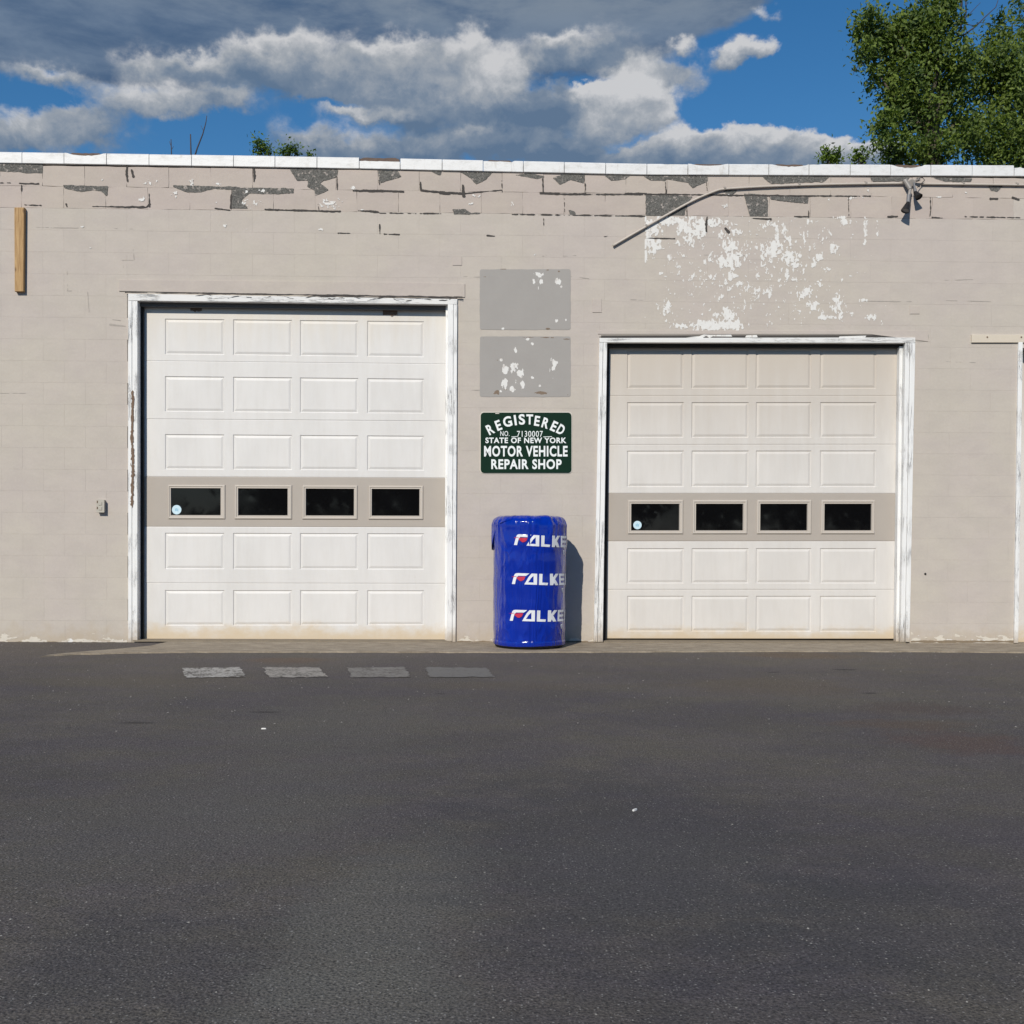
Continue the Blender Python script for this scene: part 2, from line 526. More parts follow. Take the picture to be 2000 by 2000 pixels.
M_ROT_SHADOW = simple('rot_and_shadow_brown', (.17, .115, .08), .95, .5, 35, .8, 50)  # bare rotten wood; the same brown colours the painted shadow fringe
M_HEADER = wall_paint('header_board_paint', (.487, .434, .397), .02)
M_CREAMBOARD = simple('cream_board_paint', (.60, .535, .44), .8, .06, 8, .25, 50)

def door_paint(name, base, top_tint, z0, z1):
    m, t, b = material(name)
    p = t.pos()
    n1 = t.noise(t.scale(p, (1.4, 1, .7)), 1.9, 5, .6)
    n2 = t.noise(t.scale(p, (7, 1, .9)), 3.0, 6, .68)
    z = t.sep(p)[2]
    c = t.mix(t.ramp(n1, .3, .7), tuple(x * .95 for x in base), tuple(x * 1.02 for x in base))
    c = t.mul(c, t.mix(t.ramp(n2, .35, .72), (1, 1, 1), (.965, .96, .952)))
    # weathering film washed down from the head, thicker high up
    g = t.ramp(t.math('ADD', z, t.math('MULTIPLY', t.noise(t.scale(p, (5, 1, .6)), 2.2, 5, .6), .7)), z0, z1)
    c = t.mix(t.math('MULTIPLY', g, .85), c, top_tint)
    # yellowish road-salt stain along the sill
    g2 = t.ramp(t.math('ADD', z, t.math('MULTIPLY', t.noise(t.scale(p, (1, 1, 1.5)), 4.5, 5, .65), -.28)), -.11, .06, 1, 0)
    c = t.mix(t.math('MULTIPLY', g2, .75), c, (.56, .43, .26))
    sp = t.ramp(t.noise(p, 26, 3, .6), .715, .76)
    c = t.mix(t.math('MULTIPLY', sp, .22), c, (.42, .38, .33))
    t.put(b.inputs['Base Color'], c)
    b.inputs['Roughness'].default_value = .5
    b.inputs['Specular IOR Level'].default_value = .35
    h = t.math('ADD', t.noise(t.scale(p, (3, 3, 40)), 14, 3, .6), t.math('MULTIPLY', t.noise(p, 1.4, 2, .5), 5))
    t.put(b.inputs['Normal'], t.bump(h, .10, .004))
    return m
M_DOOR_L = door_paint('white_door_enamel', (.680, .664, .644), (.63, .585, .52), 3.1, 3.75)
M_DOOR_R = door_paint('off_white_door_enamel', (.66, .632, .598), (.52, .464, .40), 1.9, 3.2)
M_TAUPE = simple('taupe_door_enamel', (.405, .362, .318), .55, .07, 3, .06, 60, 0, .35)
M_TAUPE_FR = simple('sunlit_taupe_moulding', (.50, .45, .395), .5, .06, 5, .05, 60, 0, .4)  # lighter than the section's taupe: sunlit edges put into the colour
M_DARK = simple('dark_interior', (.012, .011, .010), .9, .2, 3, 0)

def glass_mat():
    m, t, b = material('dark_window_glass')
    p = t.pos()
    b.inputs['Base Color'].default_value = (.004, .004, .0045, 1)
    t.put(b.inputs['Roughness'], t.ramp(t.noise(p, 5, 4, .6), .3, .8, .015, .07))
    b.inputs['IOR'].default_value = 1.5
    t.put(b.inputs['Normal'], t.bump(t.noise(p, 2.2, 2, .5), .05, .01))
    return m
M_GLASS = glass_mat()
M_STICKER = simple('pale_sticker', (.55, .72, .80), .5, .1, 60, 0)
M_STICKER_IN = simple('sticker_print', (.25, .48, .62), .5, .1, 60, 0)

def asphalt_mat():
    m, t, b = material('worn_asphalt')
    p = t.pos()
    big = t.noise(t.scale(p, (.55, .8, 1)), .9, 6, .6)
    mid = t.noise(t.scale(p, (1, 1.4, 1)), 3.6, 6, .68)
    fine = t.noise(p, 115, 3, .75)
    c = t.mix(t.ramp(big, .36, .64), (.073, .067, .068), (.093, .085, .077))
    hue = t.noise(t.scale(p, (1, 1.3, 1)), 1.7, 5, .7)
    c = t.mul(c, t.mix(t.ramp(hue, .35, .65), (1.0, .965, 1.05), (1.04, 1.02, .94)))
    gr2 = t.noise(p, 34, 4, .8)
    c = t.mul(c, t.mix(t.ramp(gr2, .32, .68), (.87, .87, .87), (1.14, 1.14, 1.14)))
    c = t.mul(c, t.mix(t.ramp(mid, .28, .72), (.87, .87, .885), (1.14, 1.13, 1.10)))
    grain = t.mix(t.ramp(fine, .3, .7), (.46, .46, .47), (1.58, 1.57, 1.54))
    c = t.mul(c, grain)
    # dust blown towards the building and tyre-polished, oily places
    xyz = t.sep(p)
    dust = t.ramp(t.math('ADD', xyz[1], t.math('MULTIPLY', t.math('SUBTRACT', mid, .5), 3.0)), -4.2, .6)
    c = t.mix(t.math('MULTIPLY', dust, .38), c, t.mul(grain, (.135, .112, .090)))
    def spot(px, py, rx, ry, col, k, ang=0):
        nonlocal c
        g = G(px, py)
        q = t.vmath('SUBTRACT', p, (g.x, g.y, 0))
        if ang:
            rn = t.n.new('ShaderNodeVectorRotate'); rn.rotation_type = 'Z_AXIS'; rn.inputs['Angle'].default_value = ang
            t.put(rn.inputs['Vector'], q); q = rn.outputs[0]
        q = t.vmath('MULTIPLY', q, (1 / rx, 1 / ry, 0))
        r2 = t.vmath('LENGTH', q, out=1)
        a = t.ramp(t.math('ADD', r2, t.math('MULTIPLY', t.math('SUBTRACT', mid, .5), 1.9)), .35, 1.1, 1, 0)
        c = t.mix(t.math('MULTIPLY', a, k), c, t.mul(grain, col))
    spot(300, 1330, 1.1, .5, (.100, .084, .064), .5)
    spot(1000, 1340, .9, .3, (.098, .080, .060), .45)
    spot(1300, 1700, .5, .6, (.102, .098, .092), .35)
    spot(250, 1620, .7, .8, (.100, .094, .086), .4)
    spot(1750, 1800, .6, .6, (.050, .049, .053), .45)
    spot(350, 1880, .5, .5, (.050, .049, .053), .4)
    spot(1880, 1450, .42, .42, (.096, .060, .048), .6, .3)
    spot(1760, 1415, .45, .2, (.098, .068, .050), .6)
    spot(1790, 1385, .5, .3, (.075, .055, .046), .6)
    spot(1560, 1280, .6, .35, (.115, .082, .054), .75)
    spot(560, 1290, .45, .3, (.118, .080, .056), .7)
    spot(1500, 1340, .8, .6, (.105, .083, .060), .55)
    spot(760, 1780, .32, .95, (.122, .117, .103), .65, .15)
    spot(640, 1420, .7, 1.2, (.100, .093, .082), .5)
    spot(700, 1950, .35, .35, (.122, .117, .103), .55)
    spot(560, 1560, .5, .9, (.105, .099, .090), .4)
    spot(1200, 1650, .8, 1.5, (.042, .042, .048), .4)
    spot(1650, 1308, .12, .05, (.02, .018, .017), .8)
    spot(1510, 1313, .08, .03, (.02, .018, .017), .8)
    spot(1700, 1354, .07, .04, (.02, .018, .017), .8)
    spot(270, 1412, .10, .04, (.025, .022, .02), .8)
    spot(518, 1391, .10, .04, (.025, .022, .02), .8)
    spot(860, 1355, .05, .03, (.022, .02, .02), .8)
    # exposed aggregate: pale and dark stones
    v1 = t.n.new('ShaderNodeTexVoronoi'); v1.inputs['Scale'].default_value = 125
    t.put(v1.inputs['Vector'], p)
    sv = t.sep(v1.outputs['Color'])
    stone = t.math('MULTIPLY', t.ramp(v1.outputs['Distance'], .22, .42, 1, 0), t.ramp(sv[0], .74, .80))
    c = t.mix(t.math('MULTIPLY', stone, .75), c, t.mix(sv[1], (.15, .145, .135), (.36, .345, .32)))
    dark = t.math('MULTIPLY', t.ramp(v1.outputs['Distance'], .25, .5, 1, 0), t.ramp(sv[2], .80, .88))
    c = t.mix(t.math('MULTIPLY', dark, .7), c, (.016, .016, .017))
    v2 = t.n.new('ShaderNodeTexVoronoi'); v2.inputs['Scale'].default_value = 38
    t.put(v2.inputs['Vector'], p)
    s2 = t.sep(v2.outputs['Color'])
    peb = t.math('MULTIPLY', t.ramp(v2.outputs['Distance'], .09, .15, 1, 0), t.ramp(s2[0], .84, .87))
    c = t.mix(peb, c, t.mix(s2[1], (.16, .15, .14), (.36, .345, .315)))
    t.put(b.inputs['Base Color'], c)
    t.put(b.inputs['Roughness'], t.ramp(mid, .3, .7, .78, .95))
    b.inputs['Specular IOR Level'].default_value = .3
    hgt = t.math('ADD', t.math('MULTIPLY', t.math('SUBTRACT', 1.0, v1.outputs['Distance']), .7), fine)
    t.put(b.inputs['Normal'], t.bump(hgt, .55, .006))
    return m
M_ASPHALT = asphalt_mat()

def apron_mat():
    m, t, b = material('dirty_concrete')
    p = t.pos()
    n = t.noise(t.scale(p, (1, 2.5, 1)), 5, 6, .7)
    f = t.noise(p, 110, 3, .7)
    c = t.mix(t.ramp(n, .3, .7), (.20, .163, .120), (.34, .288, .222))
    c = t.mul(c, t.mix(t.ramp(f, .25, .75), (.75, .75, .74), (1.25, 1.24, 1.22)))
    t.put(b.inputs['Base Color'], c)
    y = t.sep(p)[1]
    dz = t.ramp(t.math('ADD', y, t.math('MULTIPLY', t.math('SUBTRACT', t.noise(p, 6, 5, .7), .5), .7)), -.30, -.02)
    c = t.mix(t.math('MULTIPLY', dz, .8), c, t.mix(f, (.12, .085, .05), (.26, .20, .135)))
    b.inputs['Roughness'].default_value = .93
    t.put(b.inputs['Normal'], t.bump(t.math('ADD', n, f), .5, .006))
    return m
M_APRON = apron_mat()

def paint_mark_mat(name, col, cover):
    m, t, b = material(name)
    p = t.pos()
    n = t.math('ADD', t.math('MULTIPLY', t.noise(p, 32, 4, .75), .65), t.math('MULTIPLY', t.noise(p, 7, 3, .6), .35))
    a = t.ramp(n, .63 - cover * .34, .72 - cover * .34)
    fine = t.noise(p, 95, 3, .75)
    base = t.mul(t.mix(.5, (.075, .068, .060), (.102, .090, .078)), t.mix(fine, (.7, .7, .7), (1.3, 1.3, 1.3)))
    c = t.mix(a, base, col)
    t.put(b.inputs['Base Color'], c)
    b.inputs['Roughness'].default_value = .85
    t.put(b.inputs['Normal'], t.bump(fine, .5, .005))
    return m

# ------------------------------------------------------------------ ground
def build_ground():
    mesh_obj('parking_lot', [(-150, -150, 0), (150, -150, 0), (150, 200, 0), (-150, 200, 0)], [(0, 1, 2, 3)], M_ASPHALT)['kind'] = 'structure'
    # the narrow concrete apron along the wall, its front edge worn uneven
    front = [(78, 1284), (110, 1281), (160, 1279), (210, 1278), (260, 1276.5), (420, 1275), (700, 1275), (900, 1275.5), (1150, 1275), (1500, 1273.5), (1800, 1274), (2000, 1276), (2300, 1277)]
    back0 = [(78, 1284), (110, 1279), (160, 1274), (210, 1269), (260, 1263)]
    v, f = [], []
    n = 90
    def lerp(tab, x):
        for (a, ya), (b, yb) in zip(tab, tab[1:]):
            if a <= x <= b: return ya + (yb - ya) * (x - a) / (b - a)
        return tab[-1][1]
    for i in range(n + 1):
        x = 78 + (2300 - 78) * (i / n) ** 1.15
        fy = lerp(front, x) + (noise.noise((x * .03, 0, 3)) * 1.0)
        a = G(x, fy)
        if x < 262: b_ = G(x, lerp(back0, x)); by = b_.y
        else: by = .30
        zt = .012 if i else .002
        v += [(a.x, a.y - .004, -.02), (a.x, a.y, zt), (a.x, max(a.y + .002, by), zt + .001)]
    for i in range(n):
        o = i * 3
        f += [(o, o + 3, o + 4, o + 1), (o + 1, o + 4, o + 5, o + 2)]
    mesh_obj('concrete_apron', v, f, M_APRON)['kind'] = 'structure'
    marks = [([(357, 1305), (470, 1303), (480, 1322), (363, 1323)], (.38, .365, .34), .56),
             ([(513, 1303), (625, 1303), (640, 1322), (525, 1323)], (.29, .27, .245), .6),
             ([(677, 1304), (790, 1302.5), (803, 1322), (687, 1323)], (.185, .175, .162), .6),
             ([(830, 1303), (950, 1304), (968, 1322), (840, 1322)], (.135, .130, .123), .75)]
    for i, (pts, col, cov) in enumerate(marks):
        q = []
        for k in range(4):
            a, b = pts[k], pts[(k + 1) % 4]
            for s in range(12):
                u = s / 12
                q.append(G(a[0] + (b[0] - a[0]) * u + random.uniform(-3.2, 3.2), a[1] + (b[1] - a[1]) * u + random.uniform(-.8, .8), .004))
        bm = bmesh.new()
        fv = [bm.verts.new(x) for x in q]
        bm.faces.new(fv)
        o = bm_obj('road_marking', bm, paint_mark_mat('worn_marking_paint_%d' % i, col, cov))
        for pl in o.data.polygons:
            if pl.normal.z < 0: pl.flip()
        o['kind'] = 'structure'
    # loose grit: small stones lying about
    mg = simple('loose_grit', (.25, .24, .22), .9, .5, 90, .3)
    v, f = [], []
    r = random.Random(5)
    for _ in range(900):
        if _ < 260:
            px, py = r.uniform(-50, 2050), r.uniform(1257, 1275)
        elif r.random() < .42:
            px, py = r.uniform(-50, 2050), 1272 + r.random() ** 1.6 * 120
        else:
            px, py = r.uniform(-50, 2050), r.uniform(1290, 2010)
        g = G(px, py)
        s = r.choice((.002, .0025, .003, .0035, .0045)) * r.uniform(.8, 1.2)
        if g.y < -5: s *= .6
        base = len(v)
        zz = .012 if g.y > -.62 else 0
        pts = [(-1, -.8, 0), (1, -.9, 0), (.9, .9, 0), (-.8, 1, 0), (-.5, -.4, .9), (.6, -.3, 1.0), (.2, .6, .8)]
        an = r.random() * 6.3
        for (x, y, z) in pts:
            x += r.uniform(-.3, .3); y += r.uniform(-.3, .3)
            v.append((g.x + s * (x * math.cos(an) - y * math.sin(an)), g.y + s * (x * math.sin(an) + y * math.cos(an)), zz + s * z * .8))
        for q in ((0, 1, 5, 4), (1, 2, 6, 5), (2, 3, 6), (3, 0, 4, 6), (4, 5, 6)):
            f.append(tuple(base + i for i in q))
    tag(mesh_obj('loose_gravel', v, f, mg), kind='stuff')
    # bits of white litter
    ml = simple('white_litter', (.72, .71, .68), .7, .1, 40, .2)
    for (px, py, ln, an, lab) in ((1240, 1583, .030, .9, 'white cigarette end lying on the asphalt right of the lot centre'),
                                  (515, 1424, .026, 0, 'flat scrap of white paper on the asphalt before the tall door'),
                                  (588, 1272.5, .10, .05, 'thin white sliver lying on the apron before the tall door')):
        g = G(px, py)
        zz = .013 if g.y > -.6 else 0
        bm = bmesh.new()
        pts = [(-.5, -.13), (-.2, -.17), (.3, -.14), (.52, -.04), (.45, .14), (0, .16), (-.45, .12)]
        vb = []; vt = []
        for x, y in pts:
            X = ln * (x * math.cos(an) - y * math.sin(an)); Y = ln * (x * math.sin(an) + y * math.cos(an))
            vb.append(bm.verts.new((g.x + X, g.y + Y, zz)))
            vt.append(bm.verts.new((g.x + X * .85, g.y + Y * .85, zz + .006)))
        bm.faces.new(vt)
        for i in range(len(pts)):
            j = (i + 1) % len(pts)
            bm.faces.new((vb[i], vb[j], vt[j], vt[i]))
        tag(bm_obj('litter_scrap', bm, ml), lab, 'litter')
build_ground()

# ------------------------------------------------------------------ the garage building
BLD = thing('garage_building', (0, 0, 0), 'long low block garage painted beige with peeling parapet and white coping', 'building')
# openings of the three doorways, as photo outlines on the wall face (outer edge of the frames)
D1 = dict(tl=(250, 573), tr=(893.5, 583), br=(890, 1258), bl=(250, 1258))
D2 = dict(tl=(1171, 655), tr=(1788, 655.5), br=(1777, 1257), bl=(1159.5, 1257))
def topy(x):                      # lower edge of the coping
    t = [(-400, 312), (0, 318), (700, 329), (1250, 341), (2000, 344), (2600, 347)]
    for (a, ya), (b, yb) in zip(t, t[1:]):
        if a <= x <= b: return ya + (yb - ya) * (x - a) / (b - a)
    return t[-1][1] if x > 0 else t[0][1]
Z_TOP = P(1000, topy(1000)).z
XL, XR = P(0, 700).x, P(2000, 700).x
X3 = P(1984, 1000).x              # outer edge of the third doorway's frame
Z3 = P(1990, 667).z
o1 = [P(*D1[k]) for k in ('tl', 'tr', 'br', 'bl')]
o2 = [P(*D2[k]) for k in ('tl', 'tr', 'br', 'bl')]

def opening_x(o, z):              # left and right edge of an opening at height z, or None above it
    zt = max(o[0].z, o[1].z)
    if z > zt: return None
    k = (z - o[3].z) / (o[0].z - o[3].z)
    return (o[3].x + (o[0].x - o[3].x) * k, o[2].x + (o[1].x - o[2].x) * k)

def build_wall():
    # backing wall behind the block faces, with the doorways left open
    bm = bmesh.new()
    yf, yb = .010, .30
    x0, x1 = XL - 3.2, X3 + 8.0
    zt = Z_TOP
    def box(a, b, c, d):
        prism(bm, [(a, c), (b, c), (b, d), (a, d)], yf, yb)
    e = .03
    box(x0, o1[0].x + e, -.05, zt)
    box(o1[0].x + e, o1[1].x - e, o1[0].z - e, zt)
    box(o1[1].x - e, o2[0].x - .02, -.05, zt)
    box(o2[0].x - .02, o2[1].x - e, o2[0].z - e, zt)
    box(o2[1].x - e - .03, X3 + .03, -.05, zt)
    box(X3 + .03, X3 + 3.1, Z3 - e, zt)
    box(X3 + 3.1, x1, -.05, zt)
    bm_obj('wall', bm, M_WALL, BLD)
    # side walls, back wall and roof deck (real volume behind the front)
    bm = bmesh.new()
    def cube(a, b, c, d, z0, z1):
        v = [bm.verts.new(q) for q in ((a, c, z0), (b, c, z0), (b, d, z0), (a, d, z0), (a, c, z1), (b, c, z1), (b, d, z1), (a, d, z1))]
        for q in ((0, 3, 2, 1), (4, 5, 6, 7), (0, 1, 5, 4), (1, 2, 6, 5), (2, 3, 7, 6), (3, 0, 4, 7)):
            bm.faces.new([v[i] for i in q])
    cube(x0, x0 + .2, .302, 9, -.05, zt - .02); cube(x1 - .2, x1, .302, 9, -.05, zt - .02)
    cube(x0 + .2, x1 - .2, 8.8, 9, -.05, zt - .02)
    bm_obj('side_wall', bm, M_WALL, BLD)
    bm = bmesh.new(); cube(x0 + .2, x1 - .2, .302, 8.8, zt - .45, zt - .3)
    bm_obj('roof', bm, simple('roof_felt', (.06, .06, .06), .9), BLD)
    bm = bmesh.new(); cube(x0 + .2, x1 - .2, 1.6, 1.65, .001, zt - .5)
    bm_obj('interior_partition', bm, M_DARK, BLD)

    # concrete blocks, each one its own piece
    rows = []
    z_rows = []
    top_l, top_r = P(0, topy(0)).z, P(2000, topy(2000)).z
    c1 = (P(1000, topy(1000)).z - P(1000, topy(1000) + 39.5).z)
    z = Z_TOP
    z_rows.append(z); z -= c1; z_rows.append(z)
    pitch = (z - 0.0) / 21
    while z > pitch * .5:
        z -= pitch; z_rows.append(z)
    L = P(1020.4, 500).x - P(939.7, 500).x
    xa = P(939.7, 500).x
    blocks = []
    r = random.Random(3)
    for k in range(len(z_rows) - 1):
        zt_, zb = z_rows[k], z_rows[k + 1]
        off = 0 if k % 2 else L / 2
        n0 = int((XL - 1.0 - xa) / L) - 1
        for j in range(n0, n0 + 36):
            a = xa + off + j * L; b = a + L
            if b < XL - .9 or a > XR + 1.0: continue
            segs = [(a, b)]
            zm_top = zt_ - .01
            for o in (o1, o2, 'third'):
                new = []
                if o == 'third':
                    e_ = (X3 + .02, X3 + 3.1) if zm_top <= Z3 + .10 else None
                    ztop_o = Z3
                else:
                    e_ = opening_x(o, min(zm_top, max(o[0].z, o[1].z) - .001)) if zb < o[0].z - .0 else None
                    ztop_o = o[0].z
                for (s, q) in segs:
                    if e_ is None or q <= e_[0] or s >= e_[1]:
                        new.append((s, q)); continue
                    if zt_ > ztop_o + .02:      # course that the opening's head cuts: keep what stands above it
                        new.append((s, max(s, min(q, e_[0]))))
                        new.append((max(s, e_[0]), min(q, e_[1]), ztop_o - .012))
                        new.append((min(q, max(s, e_[1])), q))
                    else:
                        new.append((s, min(q, e_[0] + .012)))
                        new.append((max(s, e_[1] - .012), q))
                segs2 = []
                for sg in new:
                    segs2.append(sg)
                segs = []
                tall = []
                for sg in segs2:
                    if sg[1] - sg[0] < .03: continue
                    if len(sg) == 3: tall.append(sg)
                    else: segs.append(sg)
                for sg in tall: blocks.append((sg[0], sg[1], sg[2], zt_, k))
            for sg in segs:
                blocks.append((sg[0], sg[1], zb, zt_, k))
    print('blocks', len(blocks), 'pitch', pitch, 'L', L, 'Ztop', Z_TOP, 'tops', top_l, top_r)
    cache = {}
    def block_mesh(w, h, k, key):
        gap = (.0007 if k < 2 else .00012)
        ch = .0018 if k < 2 else .0006
        dpt = .024
        bm = bmesh.new()
        hw, hh = w / 2 - gap, h / 2 - gap
        if k < 2:   # worn arrises
            rr = random.Random(key)
            pts = []
            for (ax, az, bx, bz) in ((-hw, -hh, hw, -hh), (hw, -hh, hw, hh), (hw, hh, -hw, hh), (-hw, hh, -hw, -hh)):
                for s in range(4):
                    u = s / 4
                    pts.append((ax + (bx - ax) * u + rr.uniform(-.002, .002), az + (bz - az) * u + rr.uniform(-.0025, .0025)))
        else:
            pts = [(-hw, -hh), (hw, -hh), (hw, hh), (-hw, hh)]
        prism(bm, pts, 0, dpt, 0)
        front = [f_ for f_ in bm.faces if all(abs(v.co.y) < 1e-6 for v in f_.verts)]
        bmesh.ops.bevel(bm, geom=list(front[0].edges), offset=ch, segments=1, affect='EDGES')
        bmesh.ops.recalc_face_normals(bm, faces=bm.faces)
        me = bpy.data.meshes.new('block')
        bm.to_mesh(me); bm.free()
        me.materials.append(M_PARAPET if k < 2 else M_WALL)
        return me
    def area_seen(b):
        w = min(b[1], XR + .05) - max(b[0], XL - .05)
        return max(0, w) * (b[3] - b[2])
    blocks.sort(key=area_seen, reverse=True)
    solo, rest = blocks[:298], blocks[298:]
    for (a, b, zb, zt_, k) in solo:
        kk = (round(b - a, 3), round(zt_ - zb, 3), k < 2, r.randrange(4) if k < 2 else 0)
        if kk not in cache: cache[kk] = block_mesh(b - a, zt_ - zb, k, hash(kk))
        o = link('block', cache[kk])
        j = r.uniform(-.0018, .0012) if k < 2 else r.uniform(-.0003, .0003)
        o.location = ((a + b) / 2, j, (zt_ + zb) / 2)
        attach(o, BLD)
    v, f = [], []
    for (a, b, zb, zt_, k) in rest:
        me = block_mesh(b - a, zt_ - zb, k, 5)
        base = len(v)
        v += [(q.co.x + (a + b) / 2, q.co.y, q.co.z + (zt_ + zb) / 2) for q in me.vertices]
        f += [tuple(base + i for i in pl.vertices) for pl in me.polygons]
    if v:
        mesh_obj('cut_blocks', v, f, M_WALL, BLD)['kind'] = 'stuff'
    # plain face courses beyond what the photograph shows
    bm = bmesh.new()
    lo = min(b[0] for b in blocks); hi = X3 + 3.1
    prism(bm, [(XL - 3.2, -.05), (lo, -.05), (lo, Z_TOP), (XL - 3.2, Z_TOP)], 0.0005, .009)
    bm_obj('wall_face', bm, M_WALL, BLD)
    bm = bmesh.new()
    prism(bm, [(hi, -.05), (X3 + 8, -.05), (X3 + 8, Z_TOP), (hi, Z_TOP)], 0.0005, .009)
    hb = max(b[1] for b in blocks)
    bm_obj('wall_face', bm, M_WALL, BLD)
    bm = bmesh.new()
    prism(bm, [(hb, Z3), (hi, Z3), (hi, Z_TOP), (hb, Z_TOP)], 0.0005, .009)
    bm_obj('wall_face', bm, M_WALL, BLD)
build_wall()

# ---- coping tiles
def build_coping():
    xs = [42.8, 125, 208, 291, 374, 456, 537, 619, 701.5, 781.5, 863.5, 943.5, 1022, 1102, 1183, 1263.5, 1343.5, 1423.5, 1501.5, 1580, 1660.5, 1739.5, 1818, 1898.6, 1980.6]
    xs = [-120, -38] + xs + [2062 + 82 * i for i in range(17)]
    # chipped tiles: list of (from, to, drop) along the tile, drop in metres
    chip = {-38: [(.0, .42, .020, 'slope')], 125: [(.05, .95, .022, 'dip')], 701.5: [(.0, 1.0, .034, 'flat')], 943.5: [(.0, .78, .016, 'rough')],
            1343.5: [(.05, .95, .016, 'dip')], 1501.5: [(.1, 1.0, .018, 'dip')], 1739.5: [(.05, .85, .024, 'dip')], 1263.5: [(.4, 1, .008, 'rough')],
            1580: [(.0, .25, .008, 'rough')], 1980.6: [(.0, 1, .028, 'rough')]}
    rr = random.Random(9)
    for a, b in zip(xs, xs[1:]):
        yl, yr = topy(a), topy(b)
        p0 = P(a, yl, -.02); p1 = P(b, yr, -.02)
        g = .003
        x0, x1 = p0.x + g, p1.x - g
        h = .108 + rr.uniform(-.0015, .0015)
        n = 14
        bm = bmesh.new()
        rows = []
        ch = chip.get(a, [])
        j = rr.uniform(-.002, .002)
        for i in range(n + 1):
            u = i / n
            x = x0 + (x1 - x0) * u
            zb = p0.z + (p1.z - p0.z) * u
            drop = 0
            for (ua, ub, d, kind) in ch:
                if ua <= u <= ub:
                    s = (u - ua) / (ub - ua)
                    if kind == 'dip': drop = 1.3 * d * math.sin(math.pi * s) ** .6 * (1 + .25 * noise.noise((x * 30, 1, 0)))
                    elif kind == 'flat': drop = d + .004 * noise.noise((x * 30, 2, 0))
                    elif kind == 'slope': drop = d * (1 - s) + .003 * noise.noise((x * 40, 3, 0))
                    else: drop = d * (.6 + .8 * abs(noise.noise((x * 22, 4, 0))))
            zt = zb + h - drop
            yf = -.02 + j
            rows.append([bm.verts.new(q) for q in ((x, .33, zb), (x, yf + .004, zb), (x, yf, zb + .004), (x, yf, zt - (.012 if not drop else .002)),
                                                   (x, yf + (.012 if not drop else .004), zt), (x, .16, zt + (.02 if not drop else .0)), (x, .33, zt))])
        dark = []
        for i in range(n):
            A, B = rows[i], rows[i + 1]
            for k in range(7):
                k2 = (k + 1) % 7
                fc = bm.faces.new((A[k], A[k2], B[k2], B[k]))
                u = (i + .5) / n
                if k in (4, 5) and any(q[0] <= u <= q[1] for q in ch): dark.append(fc)
        bm.faces.new(rows[0]); bm.faces.new(rows[-1][::-1])
        for fc in dark: fc.material_index = 1
        o = bm_obj('coping_tile', bm, M_COPING, BLD)
        o.data.materials.append(M_COPBREAK)
        if ch and a in (125, 701.5, 1739.5): o['label'] = 'coping tile with its top edge broken away'
    # a broken tile's dark back edge still stands behind the flat one
    for (a, b, d) in ((703, 780, .012), (950, 1000, .003), (1352, 1415, .004), (1510, 1572, .006), (1745, 1800, .006), (135, 200, .006)):
        p0 = P(a, topy(a), .05); p1 = P(b, topy(b), .05)
        bm = bmesh.new()
        n = 10
        pts = [(p0.x + (p1.x - p0.x) * i / n, p0.z + .106 - d * abs(noise.noise((i * .9, a, 0))) * 1.5 - (.016 if i in (0, n) else 0)) for i in range(n + 1)]
        prism(bm, [(p0.x, p0.z + .06), (p1.x, p1.z + .06)] + pts[::-1], .05, .09)
        bm_obj('broken_edge', bm, M_COPBREAK, BLD)
build_coping()

